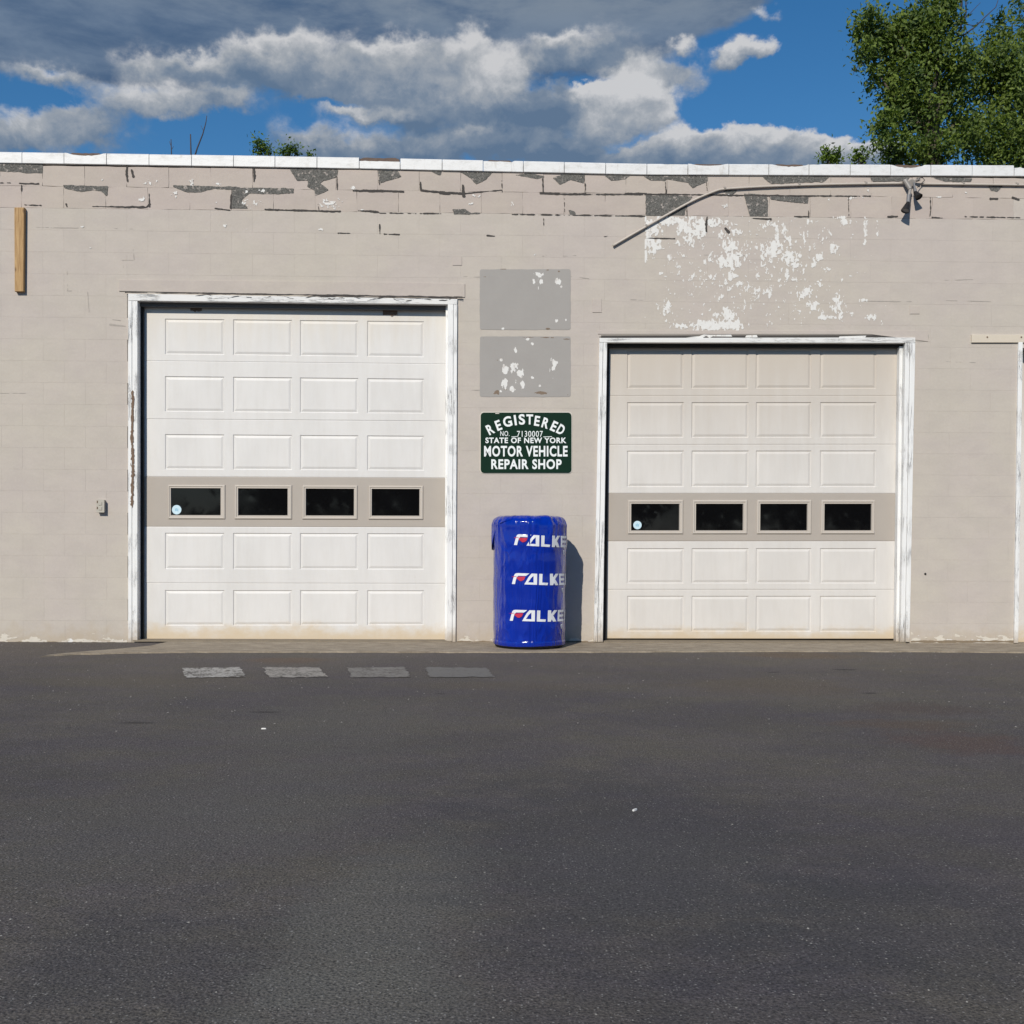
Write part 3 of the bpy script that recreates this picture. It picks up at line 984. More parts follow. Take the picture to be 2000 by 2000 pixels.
# ---- flaking paint, bare patches, open joints on the wall face
def build_wear():
    # bare dark block where the paint has come off
    polys = [
        [(-10, 319), (84, 319), (84, 338), (51, 338), (36, 336), (-10, 334)],
        [(122, 361), (211, 364), (209, 384), (197, 373), (181, 371), (159, 375), (127, 368)],
        [(336, 362), (464, 365), (462, 371), (417, 369), (391, 376), (366, 376), (346, 368)],
        [(454, 366), (574, 368), (573, 377), (543, 379), (487, 378), (472, 391), (484, 407), (451, 407)],
        [(566, 330), (661, 332), (658, 346), (632, 352), (625, 358), (643, 371), (616, 382), (614, 371), (600, 364), (602, 352), (580, 353)],
        [(738, 333), (777, 334), (785, 345), (759, 352), (741, 358)],
        [(842, 334), (864, 334), (860, 342), (848, 338)],
        [(897, 335), (962, 336), (948, 352), (930, 360), (918, 347)],
        [(1005, 342), (1035, 338), (1066, 345), (1049, 350), (1031, 346)],
        [(1078, 347), (1107, 339), (1143, 341), (1140, 358), (1114, 351), (1094, 360)],
        [(1180, 342), (1232, 342), (1221, 350), (1194, 353)],
        [(1254, 342), (1302, 343), (1300, 353), (1270, 352)],
        [(1262, 342), (1381, 344), (1383, 353), (1353, 368), (1344, 357), (1295, 349)],
        [(1261, 381), (1354, 383), (1342, 398), (1336, 421), (1261, 421)],
        [(1453, 378), (1499, 380), (1500, 422), (1465, 422), (1459, 404)],
        [(1502, 382), (1580, 385), (1578, 397), (1544, 394), (1506, 390)],
        [(1488, 344), (1622, 344), (1608, 355), (1506, 359)],
        [(1700, 346), (1778, 344), (1771, 353), (1705, 355)],
        [(1819, 346), (1901, 348), (1896, 355), (1846, 355)],
        [(884, 409), (908, 407), (920, 415), (944, 416), (915, 419), (886, 418)],
        [(1110, 409), (1122, 413), (1126, 420), (1113, 418)],
        [(1930, 362), (1960, 362), (1948, 375), (1935, 372)],
        [(1412, 370), (1440, 372), (1430, 382), (1418, 380)],
    ]
    x0, y0, st = -12, 316, .75
    w, h = int(2040 / st), int(110 / st)
    f = np.zeros((h, w))
    for p in polys:
        f = np.maximum(f, poly_mask(h, w, x0, y0, st, p))
    f = blur(f, 3) + fbm(h, w, 18, 9, 41, 4, .65) * .95 + fbm(h, w, 6, 4, 43, 2) * .35
    o = flakes('bare_patches', f, .5, x0, y0, st, -.0042, M_BARE, BLD); o['kind'] = 'stuff'
    # open, dirty joints: polylines (x, y, half width)
    cr = [[(690, 372.5, 1.6), (740, 373, 2.2), (788, 374, 1.6)], [(825, 372, 1.2), (870, 376, 2.0), (905, 378, 1.6), (980, 371, 1.2)],
          [(904, 362, 2.0), (906, 383, 3.2)], [(860, 376, 3.4), (878, 378, 2)], [(1056, 377, 2.2), (1100, 379, 1.8), (1143, 379, 1.4)], [(1143, 379.5, .8), (1262, 380, 1.0)],
          [(1222, 378, 1.8), (1262, 378, 1.6)], [(1262, 379, 1.3), (1420, 381, 1.4), (1580, 382.5, 1.2), (1700, 383, .8)],
          [(181, 403, .8), (240, 404, 1.4), (285, 404.5, 1.5), (293, 398, 1)], [(291, 378, .7), (292, 403, .9)],
          [(420, 407, .8), (452, 411, 1.1)], [(518, 409, .9), (590, 411, 1.5), (663, 413, 1.3)], [(600, 411, .9), (665, 412.5, 1.2)], [(700, 411, 1.1), (738, 414, 2.2)],
          [(741, 416, .6), (861, 417, .7)], [(1000, 418.5, .6), (1260, 422, .8)], [(248, 325, 1.5), (247, 340, 2.4), (249, 354, 1.4)], [(257, 332, 1.4), (260, 344, 2.6)],
          [(496, 330, 1.6), (497, 342, 2.4), (496, 354, 1)], [(621, 398, .8), (623, 411, 1.4)], [(452, 380, 1.6), (451, 406, 2)], [(658, 345, .8), (659, 370, 1.3)],
          [(740, 352, 1.3), (741, 360, .8)], [(821, 356, 1.6), (822, 372, .7)], [(980, 352, 1.0), (981, 375, .9)], [(1060, 349, .9), (1061, 378, 1.1)], [(1102, 388, .5), (1103, 416, .6)],
          [(1143, 358, .7), (1144, 378, .8)], [(1299, 350, .8), (1301, 377, 1.2)], [(1380, 357, .7), (1381, 372, 1)], [(1341, 402, .7), (1342, 422, .9)], [(1579, 410, 1), (1579.5, 424, .9)],
          [(1657, 384, .5), (1658, 423, .6)], [(1817, 386, .7), (1818, 410, 1.0), (1816, 423, .6)], [(741.5, 439, 1.2), (742, 457, .9)], [(1062, 428, .9), (1062, 440, .6)],
          [(1381, 424, 1.4), (1379, 440, 2.3), (1380, 452, 1.4)], [(1417, 446, 2), (1424, 454, 2.6)], [(1262, 465, .9), (1318, 466, 1.2)], [(1552, 423, 1.2), (1580, 423, 1)], [(1735, 423, 1.6), (1753, 422.5, 1.4)],
          [(1468, 426, 1), (1505, 428, 1.6)], [(38, 358, .8), (75, 359, 1.2)], [(0, 357, 1.2), (20, 357, .8)], [(42, 362, 1.3), (42, 372, .7)], [(48, 400, .7), (80, 401, 1)], [(129, 399, 1.5), (131, 403, 1)],
          [(660, 455, .9), (684, 455.5, .7)], [(750, 457, .8), (780, 458, 1)], [(951, 460, 1), (966, 461, 1)], [(1180, 462, .9), (1190, 460, .9)], [(1935, 388, 2.4), (1948, 388, 1.5)], [(1978, 386, 2.4), (1990, 390, 2)],
          [(1885, 423, .9), (1992, 425, 1.2)], [(1820, 424, .8), (1845, 426, .6)]]
    x0, y0, st = -12, 316, .75
    w, h = int(2040 / st), int(160 / st)
    yy, xx = np.mgrid[0:h, 0:w]
    X = x0 + xx * st; Y = y0 + yy * st
    nz = fbm(h, w, 9, 6, 77, 3)
    nb = fbm(h, w, 40, 40, 91, 2)
    f = np.full((h, w), -9.0)
    for pl in cr:
        for (ax, ay, aw), (bx, by, bw) in zip(pl, pl[1:]):
            i0 = max(0, int((min(ax, bx) - 10 - x0) / st)); i1 = min(w, int((max(ax, bx) + 10 - x0) / st))
            j0 = max(0, int((min(ay, by) - 10 - y0) / st)); j1 = min(h, int((max(ay, by) + 10 - y0) / st))
            xs, ys = X[j0:j1, i0:i1], Y[j0:j1, i0:i1]
            dx, dy = bx - ax, by - ay
            u = np.clip(((xs - ax) * dx + (ys - ay) * dy) / (dx * dx + dy * dy), 0, 1)
            d = np.hypot(xs - ax - u * dx, ys - ay - u * dy)
            f[j0:j1, i0:i1] = np.maximum(f[j0:j1, i0:i1], (aw + (bw - aw) * u) - d)
    f = f + nz * 2.6 + nb * 1.2
    o = flakes('open_joints', f, 0, x0, y0, st, -.0048, M_CRACK, BLD); o['kind'] = 'stuff'
    # hairline joints on the painted field
    cr2 = [[(260, 487, .4), (262, 508, .5)], [(236, 508, .45), (260, 508, .5)], [(240, 509, .5), (241, 523, .3)], [(131, 525, .4), (132, 567, .4)], [(131, 568, .6), (140, 568, .6)], [(171, 570, .5), (174, 610, .4)],
           [(62, 444, .3), (140, 445, .4), (260, 447, .2)], [(1115, 540, .4), (1150, 544, .5)], [(1232, 585, .6), (1256, 586, .4)], [(1690, 588, .6), (1780, 589, .5)], [(1848, 587, .5), (1900, 588, .6), (1935, 589, .3)],
           [(215, 634, 1.6), (245, 637, .8)], [(220, 624, .7), (235, 626, 1)], [(1845, 547, .4), (1900, 546, .5)], [(1848, 706, .5), (1905, 708, .4)], [(1812, 648, .7), (1815, 668, .8)], [(1790, 667, .3), (1812, 667, .5)], [(1100, 500, .5), (1125, 499, .3)],
           [(1375, 498, .3), (1460, 499, .5)], [(1060, 500, .8), (1075, 498, .4)], [(0, 768, .5), (50, 768, .4)],
           [(905, 540, .4), (937, 541, .5)], [(900, 762, .3), (936, 762, .4)]]
    x0, y0, st = -12, 430, 1.0
    w, h = 2040, 760
    yy, xx = np.mgrid[0:h, 0:w]
    X = x0 + xx * st; Y = y0 + yy * st
    f = np.full((h, w), -9.0)
    for pl in cr2:
        for (ax, ay, aw), (bx, by, bw) in zip(pl, pl[1:]):
            i0 = max(0, int(min(ax, bx) - 6 - x0)); i1 = min(w, int(max(ax, bx) + 6 - x0))
            j0 = max(0, int(min(ay, by) - 6 - y0)); j1 = min(h, int(max(ay, by) + 6 - y0))
            xs, ys = X[j0:j1, i0:i1], Y[j0:j1, i0:i1]
            dx, dy = bx - ax, by - ay
            u = np.clip(((xs - ax) * dx + (ys - ay) * dy) / (dx * dx + dy * dy), 0, 1)
            d = np.hypot(xs - ax - u * dx, ys - ay - u * dy)
            f[j0:j1, i0:i1] = np.maximum(f[j0:j1, i0:i1], (aw + (bw - aw) * u) * .95 - d)
    f = f + fbm(h, w, 16, 8, 15, 3) * 1.5
    o = flakes('hairline_cracks', f, 0, x0, y0, st, -.0022, M_JOINT, BLD); o['kind'] = 'stuff'

    # white primer showing where the top coat has peeled: right bay
    def z3(l): return [(x / 2.415 + 1200, y / 2.415 + 280, a / 2.415, b / 2.415, wt) for (x, y, a, b, wt) in l]
    B = z3([(178, 395, 42, 40, 1.1), (172, 470, 40, 45, 1.0), (150, 540, 9, 22, .9), (255, 365, 60, 20, 1.1), (335, 400, 36, 45, .95), (400, 400, 36, 42, .95), (360, 460, 28, 34, .9), (300, 470, 16, 18, .8),
            (480, 380, 50, 22, .9), (500, 425, 40, 24, .8), (590, 420, 40, 20, .6), (545, 480, 38, 34, .9), (550, 545, 48, 60, .9), (505, 555, 12, 30, .9), (540, 625, 34, 24, .9), (585, 670, 28, 18, .9),
            (740, 500, 46, 46, 1), (700, 540, 14, 26, .8), (820, 540, 40, 30, 1), (860, 570, 26, 14, 1), (815, 610, 14, 24, .95), (740, 380, 45, 16, .9), (765, 430, 8, 50, .9), (800, 400, 10, 36, .8), (828, 460, 8, 40, .95),
            (895, 450, 6, 36, .8), (880, 490, 8, 10, .8), (920, 370, 16, 12, .7), (1090, 372, 26, 16, .95), (1075, 350, 30, 8, .7), (1186, 395, 11, 42, .9), (1240, 415, 10, 24, .7), (1035, 495, 18, 20, .95), (970, 530, 20, 14, .9),
            (1020, 420, 26, 30, .55), (990, 390, 16, 20, .5), (895, 705, 34, 26, .9), (935, 765, 34, 26, .95), (1050, 765, 24, 46, .95), (725, 705, 20, 22, .9), (450, 855, 76, 22, 1.05), (550, 860, 60, 18, 1.05), (540, 808, 28, 26, .95), (480, 820, 30, 20, .8),
            (245, 785, 30, 40, .85), (320, 862, 34, 12, .8), (1010, 822, 60, 10, .85), (1220, 820, 22, 14, .85), (1172, 740, 16, 8, .9), (268, 538, 14, 12, .9), (222, 613, 11, 8, 1.0), (430, 555, 14, 20, .85), (325, 530, 10, 10, .8), (300, 585, 16, 10, .7),
            (505, 690, 14, 10, .85), (510, 720, 10, 12, .8), (655, 610, 7, 28, .7), (600, 540, 30, 50, .6), (890, 600, 16, 18, .7), (930, 630, 10, 12, .7), (1000, 610, 8, 10, .6), (1180, 470, 8, 14, .7), (150, 850, 12, 20, .7), (870, 855, 14, 12, .7),
            (160, 395, 22, 10, 1), (370, 350, 30, 10, .8), (920, 780, 26, 30, .5), (1100, 800, 40, 10, .6), (640, 420, 30, 20, .4)])
    x0, y0, st = 1252, 418, .75
    w, h = int(480 / st), int(236 / st)
    yy, xx = np.mgrid[0:h, 0:w]
    X = x0 + xx * st; Y = y0 + yy * st
    f = np.zeros((h, w))
    for (cx, cy, rx, ry, wt) in B:
        f = np.maximum(f, wt * np.exp(-.69 * (((X - cx) / rx / 1.15) ** 2 + ((Y - cy) / ry / 1.15) ** 2)))
    edge = np.clip((X - 1258) / 1.5, 0, 1)        # a sign's old left edge keeps the peel straight there
    streak = fbm(h, w, 9, 26, 5, 4); grain = fbm(h, w, 11, 11, 6, 4, .65)
    hf = fbm(h, w, 5.5, 9, 12, 3, .7)
    f = np.maximum(f, .36 * np.exp(-(((X - 1470) / 190) ** 4)) * np.exp(-(((Y - 530) / 110) ** 4)))
    f = (f * 1.12 + streak * .6 + grain * .7 + hf * 1.7) * edge
    f = np.where(Y < 422 + fbm(h, w, 30, 30, 8, 2) * 6, 0, f)
    o = flakes('white_primer_flakes', f, .70, x0, y0, st, -.0026, M_PRIMER, BLD); o['kind'] = 'stuff'
    # smaller white specks in the parapet courses and elsewhere
    B = [(290, 358, 10, 6, .9), (277, 390, 7, 6, .9), (305, 352, 12, 5, .8), (345, 378, 8, 8, .8), (338, 384, 8, 3, .9), (480, 375, 6, 4, 1), (512, 372, 6, 4, 1), (495, 396, 22, 10, .8), (640, 398, 18, 12, .9), (375, 357, 8, 6, .8), (425, 360, 8, 4, .8),
         (440, 442, 4, 4, 1), (438, 432, 2, 4, .7), (483, 446, 4, 3, .7), (288, 430, 2.5, 5, .8), (626, 448, 5, 3, .9), (162, 442, 7, 3, .7), (380, 440, 5, 3, .7), (423, 396, 4, 4, .9), (688, 367, 8, 5, .9), (920, 397, 5, 5, .9), (1000, 398, 4, 5, .9), (926, 383, 12, 5, .8), (780, 366, 5, 3, .7),
         (665, 390, 12, 10, .6), (760, 408, 4, 3, .7), (705, 409, 6, 3, .9), (860, 396, 5, 4, .5), (1754, 436, 3, 3, .9), (1947, 448, 3, 3, .8), (1418, 400, 9, 10, .7), (1448, 395, 4, 12, .8), (1430, 380, 16, 3, .8), (1620, 390, 5, 6, .7), (1675, 386, 14, 2.5, .9), (1660, 388, 6, 4, .7), (1720, 390, 5, 5, .6),
         (1696, 370, 3, 4, .8), (200, 352, 3, 3, .8), (240, 500, 2, 2, .5), (385, 486, 4, 3, .6), (175, 484, 8, 2, .6), (1045, 498, 6, 2.5, .6), (1480, 460, 6, 4, .7), (660, 376, 10, 2, .6), (1885, 376, 5, 3, .6), (1835, 384, 6, 4, .7), (1850, 374, 5, 5, .5)]
    x0, y0, st = -12, 340, .75
    w, h = int(2030 / st), int(190 / st)
    yy, xx = np.mgrid[0:h, 0:w]
    X = x0 + xx * st; Y = y0 + yy * st
    f = np.zeros((h, w))
    for (cx, cy, rx, ry, wt) in B:
        f = np.maximum(f, wt * np.exp(-.69 * (((X - cx) / rx) ** 2 + ((Y - cy) / ry) ** 2)))
    f = f * .95 + fbm(h, w, 6, 6, 26, 4, .7) * 1.8
    o = flakes('paint_specks', f, .76, x0, y0, st, -.0045, M_PRIMER, BLD); o['kind'] = 'stuff'

    # two grey ghosts of old signs, with flecks
    for (a, b, c, d, lab) in ((937, 526, 1114.5, 644, 'upper grey ghost of a removed sign'), (937, 657, 1114.5, 775, 'lower grey ghost of a removed sign')):
        x0, y0, st = a - 4, b - 4, 1.0
        w, h = int(c - a + 9), int(d - b + 9)
        yy, xx = np.mgrid[0:h, 0:w]
        X = x0 + xx; Y = y0 + yy
        rr = 4
        dx = np.maximum(np.maximum(a + rr - X, X - (c - rr)), 0); dy = np.maximum(np.maximum(b + rr - Y, Y - (d - rr)), 0)
        f = rr - np.hypot(dx, dy) + fbm(h, w, 14, 14, 31 + int(b), 3) * 1.6
        o = flakes('sign_ghost', f, 0, x0, y0, st, -.0026, M_GHOST, BLD)
        o['label'] = lab
    k = 1.0352
    zz = lambda x, y: (920 + x / 6.44, 500 + y / 6.44)
    B = [(850, 240, 60, 40, .95), (790, 310, 22, 55, .9), (840, 300, 24, 60, .8), (880, 320, 30, 45, .9), (848, 405, 10, 25, .8), (1075, 310, 26, 40, .9), (1110, 330, 45, 45, .85), (1135, 380, 22, 26, .9), (1075, 815, 26, 26, .9), (1195, 800, 18, 18, .9), (400, 912, 18, 14, 1),
         (705, 1045, 40, 22, .9), (770, 1105, 20, 22, .95), (560, 1185, 20, 36, 1), (430, 1430, 45, 60, .95), (420, 1600, 45, 70, .95), (540, 1400, 60, 70, .9), (620, 1480, 50, 70, .9), (650, 1620, 28, 70, .9), (570, 1590, 50, 60, .7), (520, 1670, 50, 40, .9), (380, 1305, 18, 18, .9),
         (770, 1530, 34, 26, 1), (860, 1632, 20, 22, .9), (818, 1630, 12, 14, .8), (1050, 1350, 50, 45, .95), (1035, 1410, 26, 40, .9), (1005, 1310, 12, 40, .8), (990, 1440, 12, 40, .8), (1030, 1535, 12, 16, .8), (370, 1700, 20, 18, .8), (340, 1620, 16, 16, .6)]
    x0, y0, st = 930, 518, .6
    w, h = int(190 / st), int(262 / st)
    yy, xx = np.mgrid[0:h, 0:w]
    X = x0 + xx * st; Y = y0 + yy * st
    f = np.zeros((h, w))
    for (cx, cy, rx, ry, wt) in B:
        a, b = zz(cx, cy)
        f = np.maximum(f, wt * np.exp(-.69 * (((X - a) / (rx / 6.44)) ** 2 + ((Y - b) / (ry / 6.44)) ** 2)))
    f = f + fbm(h, w, 9, 14, 9, 4, .65) * .9 + fbm(h, w, 5, 12, 29, 3, .7) * .55
    o = flakes('ghost_flecks', f, .62, x0, y0, st, -.0034, M_PRIMER, BLD); o['kind'] = 'stuff'
    B = [(320, 1710, 60, 40, .9), (880, 1720, 110, 24, 1), (330, 1310, 30, 30, .55), (420, 1680, 40, 30, .6), (350, 1380, 30, 60, .4), (970, 915, 40, 16, .8), (720, 1022, 110, 6, .9), (930, 1024, 80, 7, .9), (1020, 1028, 30, 6, .9), (1200, 1045, 55, 8, .8), (160, 1030, 30, 10, .6),
         (400, 165, 60, 6, .8), (960, 175, 30, 8, .7), (1105, 195, 16, 12, .9), (550, 480, 36, 10, .6), (490, 775, 60, 7, .6), (255, 780, 24, 12, .5), (170, 262, 40, 6, .6), (1220, 1745, 24, 10, .7), (160, 1730, 50, 8, .5), (390, 1820, 5, 50, .4), (1260, 275, 80, 6, .5)]
    f = np.zeros((h, w))
    for (cx, cy, rx, ry, wt) in B:
        a, b = zz(cx, cy)
        f = np.maximum(f, wt * np.exp(-.69 * (((X - a) / (rx / 6.44)) ** 2 + ((Y - b) / (ry / 6.44)) ** 2)))
    f = f + fbm(h, w, 12, 9, 19, 4, .62) * .8
    o = flakes('rust_stains', f, .60, x0, y0, st, -.0030, M_RUST, BLD); o['kind'] = 'stuff'

    # foot of the wall: pale salt-blown paint, then a dirty undercut joint
    for (xa, xb, yb, hh, sd) in ((-12, 250, 1257, 24, 61), (893, 962, 1255, 16, 62), (1105, 1160, 1255, 10, 65), (1779, 1983, 1254, 30, 63)):
        st = .75
        x0, y0 = xa, yb - 46
        w, h = int((xb - xa) / st), int(48 / st)
        yy, xx = np.mgrid[0:h, 0:w]
        Y = y0 + yy * st
        fall = 1 - np.clip((yb - 5 - Y) / hh, -1, 1.6)
        f = fall * .55 + fbm(h, w, 26, 9, sd, 4, .62) * 1.15
        o = flakes('salt_peel', f, .56, x0, y0, st, -.0024, M_SANDPEEL, BLD); o['kind'] = 'stuff'
        f = fall * .5 + fbm(h, w, 20, 7, sd + 9, 4, .62) * 1.2
        o = flakes('salt_peel', f, .74, x0, y0, st, -.0031, M_PRIMER, BLD)
        if o: o['kind'] = 'stuff'
        f = 1 - np.abs(Y - (yb - 1)) / 3.2 + fbm(h, w, 22, 6, sd + 20, 3) * 1.3
        o = flakes('foot_joint', f, .35, x0, y0, st, -.0038, M_SIENNA, BLD); o['kind'] = 'stuff'
build_wear()

# ---- concrete sills under the doors
def build_sills():
    ms = simple('worn_sill_concrete', (.20, .165, .12), .93, .3, 14, .6, 60)
    for (xa, xb) in ((262, 882), (1178, 1766)):
        a, b = P(xa, 1252, .0), P(xb, 1252, .0)
        bm = bmesh.new()
        n = 40
        top, bot = [], []
        rows = []
        for i in range(n + 1):
            x = a.x + (b.x - a.x) * i / n
            y0 = -.040 + .022 * noise.noise((x * 3, xa, 0)) + .010 * noise.noise((x * 11, xa, 3))
            rows.append([bm.verts.new(q) for q in ((x, y0 - .004, .010), (x, y0, .024), (x, .16, .026))])
        for A, B in zip(rows, rows[1:]):
            for k in range(2): bm.faces.new((A[k], B[k], B[k + 1], A[k + 1]))
        bm_obj('door_sill', bm, ms, BLD)
build_sills()

# ---- door frames, header boards, small plates
def build_frames():
    F1 = px_prism('door_frame', [(250, 587), (893, 594.5), (893.5, 584), (250, 573.5)], -.022, .05, M_HEAD, BLD)
    F1['label'] = 'peeling white frame round the tall doorway'
    def jamb(parent, pts, yf, yb, mat=M_FRAME, nm='jamb'):
        o = px_prism(nm, pts, yf, yb, mat, None, .004)
        attach(o, parent); return o
    jamb(F1, [(250, 1255), (257.5, 1255), (257.5, 587.6), (250, 587.4)], -.026, .05, nm='casing')
    jamb(F1, [(258, 1255), (268.5, 1255), (268.5, 587.8), (258, 587.6)], -.022, .108)
    jamb(F1, [(269, 1255), (273, 1255), (273, 598), (269, 598)], .045, .108, simple('grey_jamb_stop', (.42, .43, .46), .6), 'stop_moulding')
    jamb(F1, [(273.3, 1255), (280, 1255), (280, 598), (273.3, 598)], .075, .108, M_BLACK_STRIP, 'jamb_strip')
    jamb(F1, [(868.5, 1254), (874, 1254), (876, 597), (870.5, 597)], .045, .108, M_FRAME, 'stop_moulding')
    jamb(F1, [(872, 1254), (883, 1254), (885.5, 594.4), (874.5, 594.2)], -.022, .108)
    jamb(F1, [(883.5, 1254), (890, 1254), (893.3, 594.6), (886, 594.5)], -.026, .05, nm='casing')
    bm = bmesh.new()
    q = [P(268, 597.5, .03), P(873, 605, .03), P(873, 590, .03), P(268, 583, .03)]
    prism(bm, [(v.x, v.z) for v in q], .051, .35)
    o = bm_obj('head_stop', bm, simple('dark_head_stop', (.10, .10, .10), .8)); attach(o, F1)
    # rot: a long strip of paint gone from the left jamb
    st = .6
    x0, y0 = 252, 755
    w, h = int(16 / st), int(240 / st)
    yy, xx = np.mgrid[0:h, 0:w]
    X = x0 + xx * st; Y = y0 + yy * st
    f = 2.5 - np.abs(X - 258.4 - .8 * np.sin(Y * .05)) - np.clip((765 - Y) * .6, 0, 9) - np.clip((Y - 986) * .6, 0, 9) + fbm(h, w, 5, 11, 3, 4, .65) * 6.5
    v, fc = [], []
    contour(f, 0, x0, y0, st, lambda a, b: P(a, b, -.0275), v, fc)
    o = mesh_obj('rotten_strip', v, fc, M_ROT_SHADOW); attach(o, F1); o['label'] = 'bare rotten wood where the jamb paint is gone'
    F2 = px_prism('door_frame', [(1171, 668.7), (1788, 669.7), (1788, 659), (1171, 660)], -.022, .05, M_HEAD, BLD)
    F2['label'] = 'peeling white frame round the shorter doorway'
    jamb(F2, [(1159.5, 1254), (1167, 1254), (1178, 669), (1171, 669)], -.026, .05, nm='casing')
    jamb(F2, [(1167.5, 1254), (1177.5, 1254), (1186, 669), (1178.5, 669)], -.022, .108)
    jamb(F2, [(1177.5, 1254), (1184.5, 1254), (1190.5, 677), (1184.5, 677)], .075, .108, M_BLACK_STRIP, 'jamb_strip')
    jamb(F2, [(1750, 1254), (1756.5, 1254), (1763.5, 676), (1757, 676)], .040, .108, nm='stop_moulding')
    jamb(F2, [(1759, 1254), (1767.5, 1254), (1777, 669.9), (1768.5, 669.9)], -.018, .108)
    jamb(F2, [(1768.5, 1254), (1777, 1254), (1788, 670), (1778, 670)], -.026, .05, nm='casing')
    bm = bmesh.new()
    q = [P(1184, 677, .03), P(1770, 678, .03), P(1770, 664, .03), P(1184, 664, .03)]
    prism(bm, [(v.x, v.z) for v in q], .051, .35)
    o = bm_obj('head_strip', bm, M_BLACK_STRIP); attach(o, F2)
    o = px_prism('head_gap', [(1174, 659.6), (1785, 658.8), (1785, 654), (1174, 655)], -.004, .02, M_CRACK, None, 0); attach(o, F2)
    # strips of torn paint hanging over the gap
    def strip(parent, pts, yf=-.006):
        o = px_prism('torn_paint', pts, yf, yf + .003, M_PRIMER, None, 0); attach(o, parent)
    strip(F2, [(1340, 659), (1372, 660), (1379, 656), (1386, 660), (1392, 657), (1430, 657.5), (1428, 653.5), (1388, 654), (1375, 653), (1366, 656.5)])
    strip(F2, [(1455, 659), (1480, 659), (1478, 654), (1458, 655)])
    strip(F2, [(1637, 661), (1690, 659), (1692, 655.5), (1640, 657)])
    # third doorway at the right edge of the picture
    F3 = px_prism('door_frame', [(1981, 1256), (1989, 1256), (1998, 668), (1989.5, 668)], -.022, .30, M_FRAME, BLD)
    F3['label'] = 'weathered white jamb of the doorway at the far right'
    # third doorway opening: dark jamb board behind and a plain head
    bm = bmesh.new()
    prism(bm, [(X3 + .06, Z3 - .06), (X3 + 3.1, Z3 - .06), (X3 + 3.1, Z3 - .001), (X3 + .06, Z3 - .001)], -.022, .2)
    o = bm_obj('door_head', bm, M_HEAD); attach(o, F3)
    bm = bmesh.new()
    prism(bm, [(X3 + .12, .002), (X3 + 3.1, .002), (X3 + 3.1, Z3 - .062), (X3 + .12, Z3 - .062)], .16, .19)
    o = bm_obj('door_leaf', bm, M_DOOR_R); attach(o, F3)
    # header boards over the frames, painted like the wall
    o = px_prism('header_board', [(232, 568.5), (700, 577), (908, 580.5), (908, 554), (700, 551), (232, 546)], -.0095, .012, M_HEADER, BLD, .002)
    o['label'] = 'long wall-coloured board above the tall doorway'
    o = px_prism('header_board', [(1168, 652.5), (1700, 652.5), (1813, 667), (1813, 646), (1168, 645)], -.0060, .012, M_HEADER, BLD, .0015)
    o['label'] = 'wall-coloured board above the shorter doorway'
    HB = px_prism('header_board', [(1898, 669), (2120, 669), (2120, 653.5), (1898, 653.5)], -.020, .012, M_CREAMBOARD, BLD, .003)
    HB['label'] = 'cream board with two nail heads at the far right'
    for x, y in ((1928.5, 658.5), (1995, 658.5)):
        o = px_prism('nail_head', [(x + 1.7 * math.cos(a), y + 1.7 * math.sin(a)) for a in [k * math.pi / 4 for k in range(8)][::-1]], -.023, -.018, M_ROT_SHADOW, None, 0)
        attach(o, HB)
    # black joint under the tall doorway's header
    st = .75
    x0, y0 = 244, 560
    w, h = int(660 / st), int(34 / st)
    yy, xx = np.mgrid[0:h, 0:w]
    X = x0 + xx * st; Y = y0 + yy * st
    mid = 571 + (X - 250) * .0148 + fbm(h, w, 40, 40, 71, 3) * 3
    wd = 1.1 + fbm(h, w, 60, 60, 72, 2) * 2.5 + np.where((X > 395), .4, 0)
    f = wd - np.abs(Y - mid) + fbm(h, w, 14, 9, 73, 3) * 1.8
    o = flakes('open_joints', f, 0, x0, y0, st, -.0270, M_CRACK, None); attach(o, F1); o.name = 'open_joint'; o['kind'] = 'stuff'
    mid = 577 + (X - 250) * .0125 + np.sin(X * .09) * 2.4 + fbm(h, w, 30, 30, 81, 3) * 7
    f = .25 - np.abs(Y - mid) + fbm(h, w, 18, 9, 83, 3) * 2.2 - np.where(X < 380, 1.2, 0)
    o = flakes('paint_cracks', f, 0, x0, y0, st, -.0266, M_CRACK, None); attach(o, F1); o.name = 'paint_crack'; o['kind'] = 'stuff'
    # ragged brown pieces imitating the shadow's fringe below the tall doorway's head
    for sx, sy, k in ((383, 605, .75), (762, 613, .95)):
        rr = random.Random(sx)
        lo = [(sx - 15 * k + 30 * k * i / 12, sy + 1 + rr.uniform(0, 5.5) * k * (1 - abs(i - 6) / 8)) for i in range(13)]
        o = px_prism('shadow_fringe', lo + [(sx + 15 * k, sy - 14), (sx - 15 * k, sy - 14)], .1035, .106, M_ROT_SHADOW, None, 0); attach(o, F1)
    # small filled anchor plates
    for i, (x0, y0, x1, y1) in enumerate(((884, 501, 902, 518), (1157, 584, 1175, 610), (1777, 598, 1796, 613), (1756, 0, 0, 0))):
        if x1 == 0: continue
        px_prism('anchor_plate', rect(x0, y0, x1, y1), -.0055, .003, M_HEADER, BLD, .0015)
build_frames()

# ------------------------------------------------------------------ sectional garage doors
YD = .112
def quad_map(tl, tr, br, bl, Y):
    a, b, c, d = P(*tl, Y), P(*tr, Y), P(*br, Y), P(*bl, Y)
    def m(u, v):            # u left->right, v top->bottom
        t = a + (b - a) * u; s = d + (c - d) * u
        q = t + (s - t) * v
        return q.x, q.z
    return m

